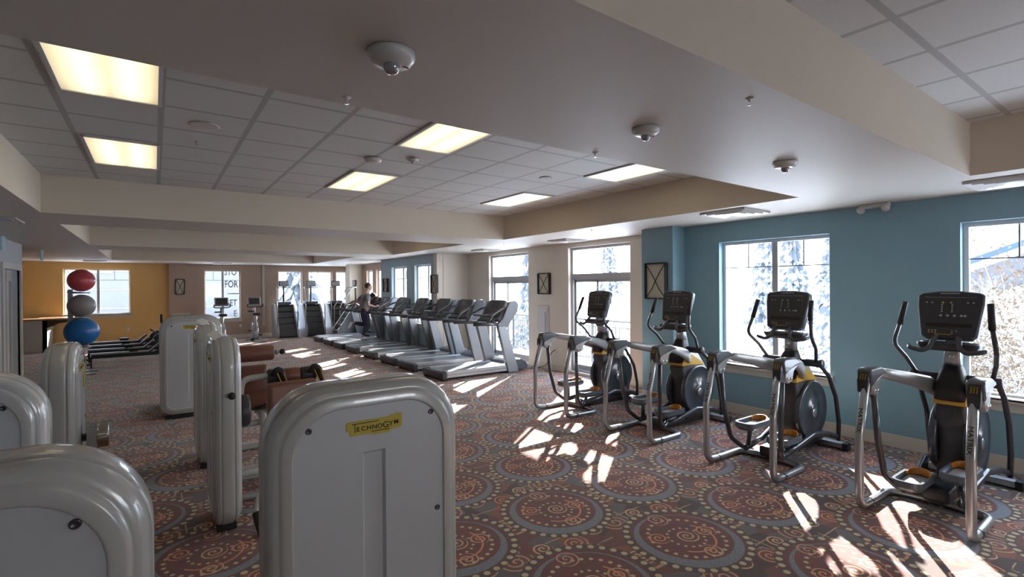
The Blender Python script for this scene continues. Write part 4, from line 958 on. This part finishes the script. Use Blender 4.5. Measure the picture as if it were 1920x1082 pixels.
def person(name, label, loc, rz, J, cloth_top, cloth_leg, shoe):
    """J: joints dict in local space facing +X, y left"""
    t = thing(name, label, 'person', loc, rz)
    hip, chest, neck, head = [Vector(J[k]) for k in ('hip', 'chest', 'neck', 'head')]
    V = [hip, hip.lerp(chest, .5), chest, neck, neck.lerp(head, .55), head]
    E = [(0, 1), (1, 2), (2, 3), (3, 4), (4, 5)]; R = [(.125, .16), (.11, .15), (.125, .185), .055, .055, .075]
    for s, k in ((1, 'l'), (-1, 'r')):
        hj = hip+Vector((0, s*.09, -.03)); kn, an, toe = [Vector(J[k+q]) for q in ('knee', 'ankle', 'toe')]
        i = len(V); V += [hj, hj.lerp(kn, .5), kn, kn.lerp(an, .35), an, toe]; E += [(0, i)]+[(i+j, i+j+1) for j in range(5)]; R += [.095, .085, .062, .06, .04, .035]
        sj = chest+Vector((0, s*.17, .07)); el_, wr, ha = [Vector(J[k+q]) for q in ('elbow', 'wrist', 'hand')]
        i = len(V); V += [sj, sj.lerp(el_, .5), el_, el_.lerp(wr, .4), wr, ha]; E += [(2, i)]+[(i+j, i+j+1) for j in range(5)]; R += [.06, .05, .042, .042, .028, .035]
        # fingers and thumb
        d = (ha-wr).normalized(); side = d.cross(Vector((0, 0, 1))).normalized() if abs(d.z) < .9 else Vector((0, 1, 0)); upv = side.cross(d)
        for q, ln in ((-.028, .062), (-.010, .072), (.010, .068), (.028, .055)):
            b0 = ha+upv*q; i = len(V); V += [b0+d*.025, b0+d*(.025+ln*.5)+side*s*.008, b0+d*(.02+ln*.75)+side*s*.035]; E += [(i-0, i+1), (i+1, i+2)]; E.append((hand_index(V, ha), i)); R += [.009, .009, .008]
        i = len(V); V += [ha+upv*.04-d*.02, ha+upv*.06+d*.02+side*s*.02]; E += [(hand_index(V, ha), i), (i, i+1)]; R += [.012, .009]
    skinmesh('body', [tuple(v) for v in V], E, R, mSKIN, t)
    # head shape, face
    hd = MB(); fwd = Vector((1, 0, 0)); hd.ball(tuple(head+Vector((.01, 0, .02))), .098, .078, .118, 20, 14)
    hd.ball(tuple(head+Vector((.055, 0, -.055))), .05, .045, .05, 12, 8)
    hd.loft([[head+Vector((.095+a, b, c)) for b, c in ((.012, -.03), (0, .02), (-.012, -.03), (0, -.036))] for a in (0, .022)])
    hd.ball(tuple(head+Vector((0, .08, -.005))), .018, .008, .03, 8, 6); hd.ball(tuple(head+Vector((0, -.08, -.005))), .018, .008, .03, 8, 6)
    hd.build('head', mSKIN, t)
    MB().ball(tuple(head+Vector((.098, .03, .02))), .006, .012, .006, 8, 6).ball(tuple(head+Vector((.098, -.03, .02))), .006, .012, .006, 8, 6).build('eye', mHAIR, t)
    MB().ball(tuple(head+Vector((.092, 0, -.062))), .01, .024, .006, 8, 6).build('mouth', mat('lips', (.3, .12, .1), .5), t)
    MB().ball(tuple(head+Vector((-.018, 0, .05))), .098, .088, .10, 20, 12).build('hair', mHAIR, t)
    # clothing
    V = [hip+Vector((0, 0, -.10)), hip.lerp(chest, .4), chest, neck.lerp(chest, .3)]; E = [(0, 1), (1, 2), (2, 3)]; R = [(.16, .20), (.145, .185), (.15, .205), (.085, .10)]
    for s, k in ((1, 'l'), (-1, 'r')):
        sj = chest+Vector((0, s*.17, .07)); el_ = Vector(J[k+'elbow']); i = len(V); V += [sj, sj.lerp(el_, .7)]; E += [(2, i), (i, i+1)]; R += [.078, .062]
    skinmesh('shirt', [tuple(v) for v in V], E, R, cloth_top, t)
    V = [hip+Vector((0, 0, .0)), hip+Vector((.01, 0, .09))]; E = [(0, 1)]; R = [(.145, .185), (.13, .17)]
    for s, k in ((1, 'l'), (-1, 'r')):
        hj = hip+Vector((0, s*.09, -.05)); kn, an = Vector(J[k+'knee']), Vector(J[k+'ankle']); i = len(V)
        V += [hj, hj.lerp(kn, .5), kn, kn.lerp(an, .4), kn.lerp(an, .86)]; E += [(0, i)]+[(i+j, i+j+1) for j in range(4)]; R += [.112, .10, .078, .072, .055]
    skinmesh('trousers', [tuple(v) for v in V], E, R, cloth_leg, t)
    for k in 'lr':
        an, toe = Vector(J[k+'ankle']), Vector(J[k+'toe']); d = (toe-an); heel = an-d.normalized()*.05
        skinmesh('shoe', [tuple(heel+Vector((0, 0, -.02))), tuple(an.lerp(toe, .5)), tuple(toe+d*.12)], [(0, 1), (1, 2)], [.05, .048, .036], shoe, t)
    return t
def hand_index(V, ha):
    for i, v in enumerate(V):
        if (v-ha).length < 1e-6: return i
J1 = dict(hip=(0, 0, .98), chest=(.05, 0, 1.36), neck=(.08, 0, 1.54), head=(.14, 0, 1.69),
          lknee=(.06, .09, .50), lankle=(-.38, .10, .58), ltoe=(-.46, .10, .42),
          rknee=(.05, -.09, .53), rankle=(-.10, -.08, .10), rtoe=(.06, -.08, .045),
          lelbow=(-.20, .30, 1.18), lwrist=(.05, .30, 1.02), lhand=(.13, .28, 1.03),
          relbow=(.02, -.30, 1.14), rwrist=(.27, -.26, 1.07), rhand=(.35, -.24, 1.08))
person('person', 'person in grey t-shirt and navy trousers running on a treadmill', (5.84, 16.85, .195), 0, J1, mSHIRT, mNAVY, mat('white_shoe', (.6, .6, .62), .6)).scale = (1.08, 1.08, 1.08)
J2 = dict(hip=(0, 0, .92), chest=(.14, 0, 1.22), neck=(.22, 0, 1.36), head=(.30, 0, 1.48),
          lknee=(.22, .10, .60), lankle=(.10, .10, .20), ltoe=(.26, .10, .16),
          rknee=(.10, -.10, .50), rankle=(-.06, -.10, .09), rtoe=(.10, -.10, .045),
          lelbow=(.10, .30, 1.02), lwrist=(.34, .26, .98), lhand=(.42, .24, 1.0),
          relbow=(.12, -.30, 1.02), rwrist=(.36, -.26, .98), rhand=(.44, -.24, 1.0))
person('person', 'person in black bent forward on a treadmill, mostly hidden by consoles', (6.32, 18.1, .195), 0, J2, mNAVY, mBLACK, mBLACK)

# ------------------------------------------------------------------ outside
def grid(name, fn, x0, x1, y0, y1, nx, ny, m):
    bm = bmesh.new(); vs = [[bm.verts.new((x0+(x1-x0)*i/nx, y0+(y1-y0)*j/ny, fn(x0+(x1-x0)*i/nx, y0+(y1-y0)*j/ny))) for j in range(ny+1)] for i in range(nx+1)]
    for i in range(nx):
        for j in range(ny):
            f_ = bm.faces.new((vs[i][j], vs[i+1][j], vs[i+1][j+1], vs[i][j+1])); f_.smooth = True
    me = bpy.data.meshes.new(name); bm.to_mesh(me); bm.free(); me.materials.append(m); o = bpy.data.objects.new(name, me); COL.objects.link(o); return struct(o)
def gz(x, y):
    d = math.hypot(x-4, y-8); return -4.2+max(0, d-55)*.085+.35*math.sin(x*.13)*math.sin(y*.11)+max(0, d-110)*.10
grid('snow_ground', gz, -90, 230, -110, 230, 80, 80, mSNOW)
# balcony
struct(MB().box(7.99, 9.6, 5.9, 13.2, -.22, -.02).build('balcony_floor', mSNOW))
rl = thing('balcony_railing', 'pale metal balcony railing with upright bars outside the doors', 'railing', (9.45, 5.9, 0))
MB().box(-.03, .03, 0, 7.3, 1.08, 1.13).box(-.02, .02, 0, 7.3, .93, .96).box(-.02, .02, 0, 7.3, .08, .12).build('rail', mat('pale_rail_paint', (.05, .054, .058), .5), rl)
b = MB()
for k in range(61): b.box(-.011, .011, .06+k*.119, .082+k*.119, .10, .94)
b.build('baluster', mat('pale_rail_paint'), rl)['kind'] = 'stuff'
for k in range(5): MB().box(-.03, .03, .0+k*1.8, .06+k*1.8, -.02, 1.12).build('post', mat('pale_rail_paint'), rl)

def snowy(name):
    m = bpy.data.materials.new(name); m.use_nodes = True; N = NB(m); b_ = m.node_tree.nodes['Principled BSDF']
    g = m.node_tree.nodes.new('ShaderNodeNewGeometry'); s = m.node_tree.nodes.new('ShaderNodeSeparateXYZ'); m.node_tree.links.new(g.outputs['Normal'], s.inputs[0])
    f_ = N.noise(N.coord(), 1.6, 4); v = N.gt(N.m('ADD', N.m('MULTIPLY', f_, 1.0), N.m('MULTIPLY', s.outputs['Z'], .25)), .56)
    m.node_tree.links.new(N.mix(v, (.060, .073, .090), (.24, .27, .30)), b_.inputs['Base Color']); b_.inputs['Roughness'].default_value = .9; return m
mSNOWTREE = snowy('snow_dusted_needles')
def conifer(x, y, h, lbl, kind='snow'):
    t = thing('conifer_tree', lbl, 'tree', (x, y, gz(x, y)-.1), random.random()*6, 'conifers beyond the windows')
    MB().tube([(0, 0, 0), (0, 0, h*.95)], [.03*h, .006*h], 8).build('trunk', mat('dark_bark', (.12, .09, .07), .9), t)
    b = MB(); n = 22; tiers = 11
    for k in range(tiers):
        z0 = h*(.10+.88*k/tiers); R = h*.19*(1-k/tiers)**.8+.06*h*.2; dz = h*.16
        ring0, ring1 = [], []
        for i in range(n):
            a = 2*PI*i/n; rr = R*(1 if i % 2 else .55)*random.uniform(.78, 1.15)
            ring0.append(Vector((rr*math.cos(a), rr*math.sin(a), z0-(.04*h if i % 2 else 0)*random.uniform(.6, 1.2))))
            ring1.append(Vector((R*.06*math.cos(a), R*.06*math.sin(a), z0+dz)))
        b.loft([ring0, ring1], smooth=False)
    b.build('foliage', mSNOWTREE if kind == 'snow' else mTREE, t)
CT = [(46, 21.5, 13, 'tall snowy conifer seen in the left pane of the large blue-wall window'), (60, 31, 15, 'snowy conifer at the left edge of the large blue-wall window'), (38, 14, 14, 'broad snowy conifer filling the right pane of the large blue-wall window'), (64, 25.5, 13, 'distant snowy conifer in the middle of the large blue-wall window'),
      (34, 40, 14, 'snowy conifer seen through the farther balcony door'), (26, 33.5, 11, 'snow-laden conifer behind the railing of the farther balcony door'), (70, 66, 15, 'distant conifer left in the nearer balcony door'), (85, 70, 14, 'distant conifer in the middle of the nearer balcony door'), (95, 60, 16, 'distant conifer right in the nearer balcony door'),
      (8.6, 38, 12, 'snowy conifer behind the middle stair climber'), (14.5, 43, 12, 'snowy conifer behind the right stair climber'), (20.5, 49, 13, 'snowy conifer beyond the column at the far right corner'), (27, 44, 12, 'snowy conifer beyond the pale blue wall windows'), (90, 22, 17, 'far conifer on the hill in the large blue-wall window')]
for c in CT: conifer(*c)

def aspen(x, y, h, lbl, zb=None, dens=14000):
    t = thing('aspen_tree', lbl, 'tree', (x, y, gz(x, y)), 0, 'bare aspens outside the right window')
    b = MB(); tips = []
    def br(p, d, l, r, lv):
        q = p+d*l; mid = p+d*l*.5+Vector((random.uniform(-1, 1), random.uniform(-1, 1), 0))*l*.04
        b.tube([p, mid, q], [r, r*.6], 6, cap=False)
        if lv == 0: tips.append(q); return
        for k in range(4 if lv > 1 else 3):
            a = random.uniform(0, 2*PI); nd = (d+Vector((math.cos(a), math.sin(a), random.uniform(0, .5)))*random.uniform(.35, .7)).normalized()
            br(p+d*l*random.uniform(.4, 1), nd, l*random.uniform(.45, .65), r*.55, lv-1)
    for k in range(5): br(Vector((random.uniform(-.9, .9), random.uniform(-.9, .9), 0)), Vector((random.uniform(-.15, .15), random.uniform(-.15, .15), 1)).normalized(), h*random.uniform(.45, .65), .06, 3)
    b.build('branches', mBARK, t)
    l = MB()
    for k in range(dens):
        q = random.choice(tips)+Vector([random.gauss(0, .38) for _ in range(3)]); s = random.uniform(.025, .06)
        v = [l.bm.verts.new(q+Vector([random.uniform(-s, s) for _ in range(3)])) for _ in range(3)]; l._f(v)
    o = l.build('dry_leaves', mTWIG, t); o['kind'] = 'stuff'
aspen(12.6, 1.7, 6.0, 'pale aspen with tan dry leaves filling the rightmost window')
aspen(18.0, 4.6, 5.6, 'pale aspen with tan dry leaves behind the first, beside the grandstand')
aspen(12.4, 6.2, 4.9, 'bare snowy aspen seen low in the large blue-wall window', dens=1500)

gs = thing('grandstand', 'concrete grandstand with blue railing seen through the rightmost window', 'grandstand', (0, 0, 0))
def sl(y): return 2.05+(5.4-y)*.42
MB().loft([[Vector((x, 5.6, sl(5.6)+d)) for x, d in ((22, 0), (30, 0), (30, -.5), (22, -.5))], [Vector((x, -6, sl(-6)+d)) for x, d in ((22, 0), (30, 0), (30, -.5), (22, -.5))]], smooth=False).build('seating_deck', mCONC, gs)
b = MB()
for dz in (.38, .62): b.box(0, .05, 0, 12.6, 0, .10, rot=None).xf(Matrix.Identity(4)) if False else None
b.loft([[Vector((x, 5.6, sl(5.6)+d)) for x, d in ((21.9, .22), (21.98, .22), (21.98, .42), (21.9, .42))], [Vector((x, -6, sl(-6)+d)) for x, d in ((21.9, .22), (21.98, .22), (21.98, .42), (21.9, .42))]], smooth=False)
b.build('blue_rail', mat('blue_rail_paint', (.012, .045, .20), .5), gs)
b = MB()
for k in range(12): b.box(21.92, 21.97, 5.4-k, 5.45-k, sl(5.4-k), sl(5.4-k)+.75)
b.build('rail_posts', mALUD, gs)
for k, y in enumerate((4.9, 4.2, 2.9, 1.2, -1)): MB().box(22.3, 22.55, y-.12, y+.12, -4.4, sl(y)-.3).build('support_column', mat('pale_post', (.12, .14, .17), .6), gs)
MB().box(29.5, 30, -6, 6, -4.4, 2.0).build('rear_wall', mDGREY, gs)

for (x, y, h) in ((44, 42, 9), (60, 50, 9), (52, 34.5, 8.5), (75, 55, 8)):
    t = thing('street_lamp', {44: 'thin lamp post left in the nearer balcony door', 60: 'thin lamp post in the middle of the nearer balcony door', 52: 'thin lamp post right in the nearer balcony door', 75: 'distant thin lamp post beyond the snowfield'}[x], 'lamp post', (x, y, gz(x, y)), 0, 'lamp posts on the snowfield')
    MB().tube([(0, 0, 0), (0, 0, h)], .09, 8).build('pole', mDGREY, t); MB().box(-.6, .1, -.12, .12, h, h+.12).build('lamp_head', mDGREY, t)

bd = thing('neighbouring_building', 'white sided building seen through the far ochre wall window', 'building', (-3, 34, 0))
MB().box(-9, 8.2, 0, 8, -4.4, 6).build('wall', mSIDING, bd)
b = MB()
for k in range(10): b.box(-9, 8.2, -.03, 0, -4+k*1.0, -3.96+k*1.0)
b.build('siding_line', mDGREY, bd)
for (x0, x1, z0, z1) in ((-.5, 1.2, 2.9, 4.6), (-4, -2.4, 2.9, 4.6), (2.4, 4.2, -1, .9)): MB().box(x0, x1, -.06, .0, z0, z1).build('window', mat('grey_blue_glass', (.35, .42, .48), .1), bd)
MB().box(-9, 8.2, -.5, .1, .1, .3).build('ledge', mSIDING, bd)
# lettered board just outside window 8
lb = thing('window_lettering', 'grey letters reading FOR and GET on the far brown-wall window pane', 'window lettering', (0, 23.150, 0))
RX = Matrix.Rotation(PI/2, 4, 'X')
for body, x, z, s in (('STO', 2.30, 2.57, .36), ('FOR', 2.31, 2.07, .38), ('GET S', 2.31, 1.32, .36), ('E', 2.62, .88, .36)):
    text_mesh(body, s, 'lettering', mDGREY, lb, Matrix.Translation((x, 0, z)) @ RX @ Matrix.Diagonal((.66, 1, 1, 1)),   .001, 'LEFT', .008)
MB().box(2.42, 2.84, -.001, .001, 1.79, 1.83).build('lettering_rule', mDGREY, lb)
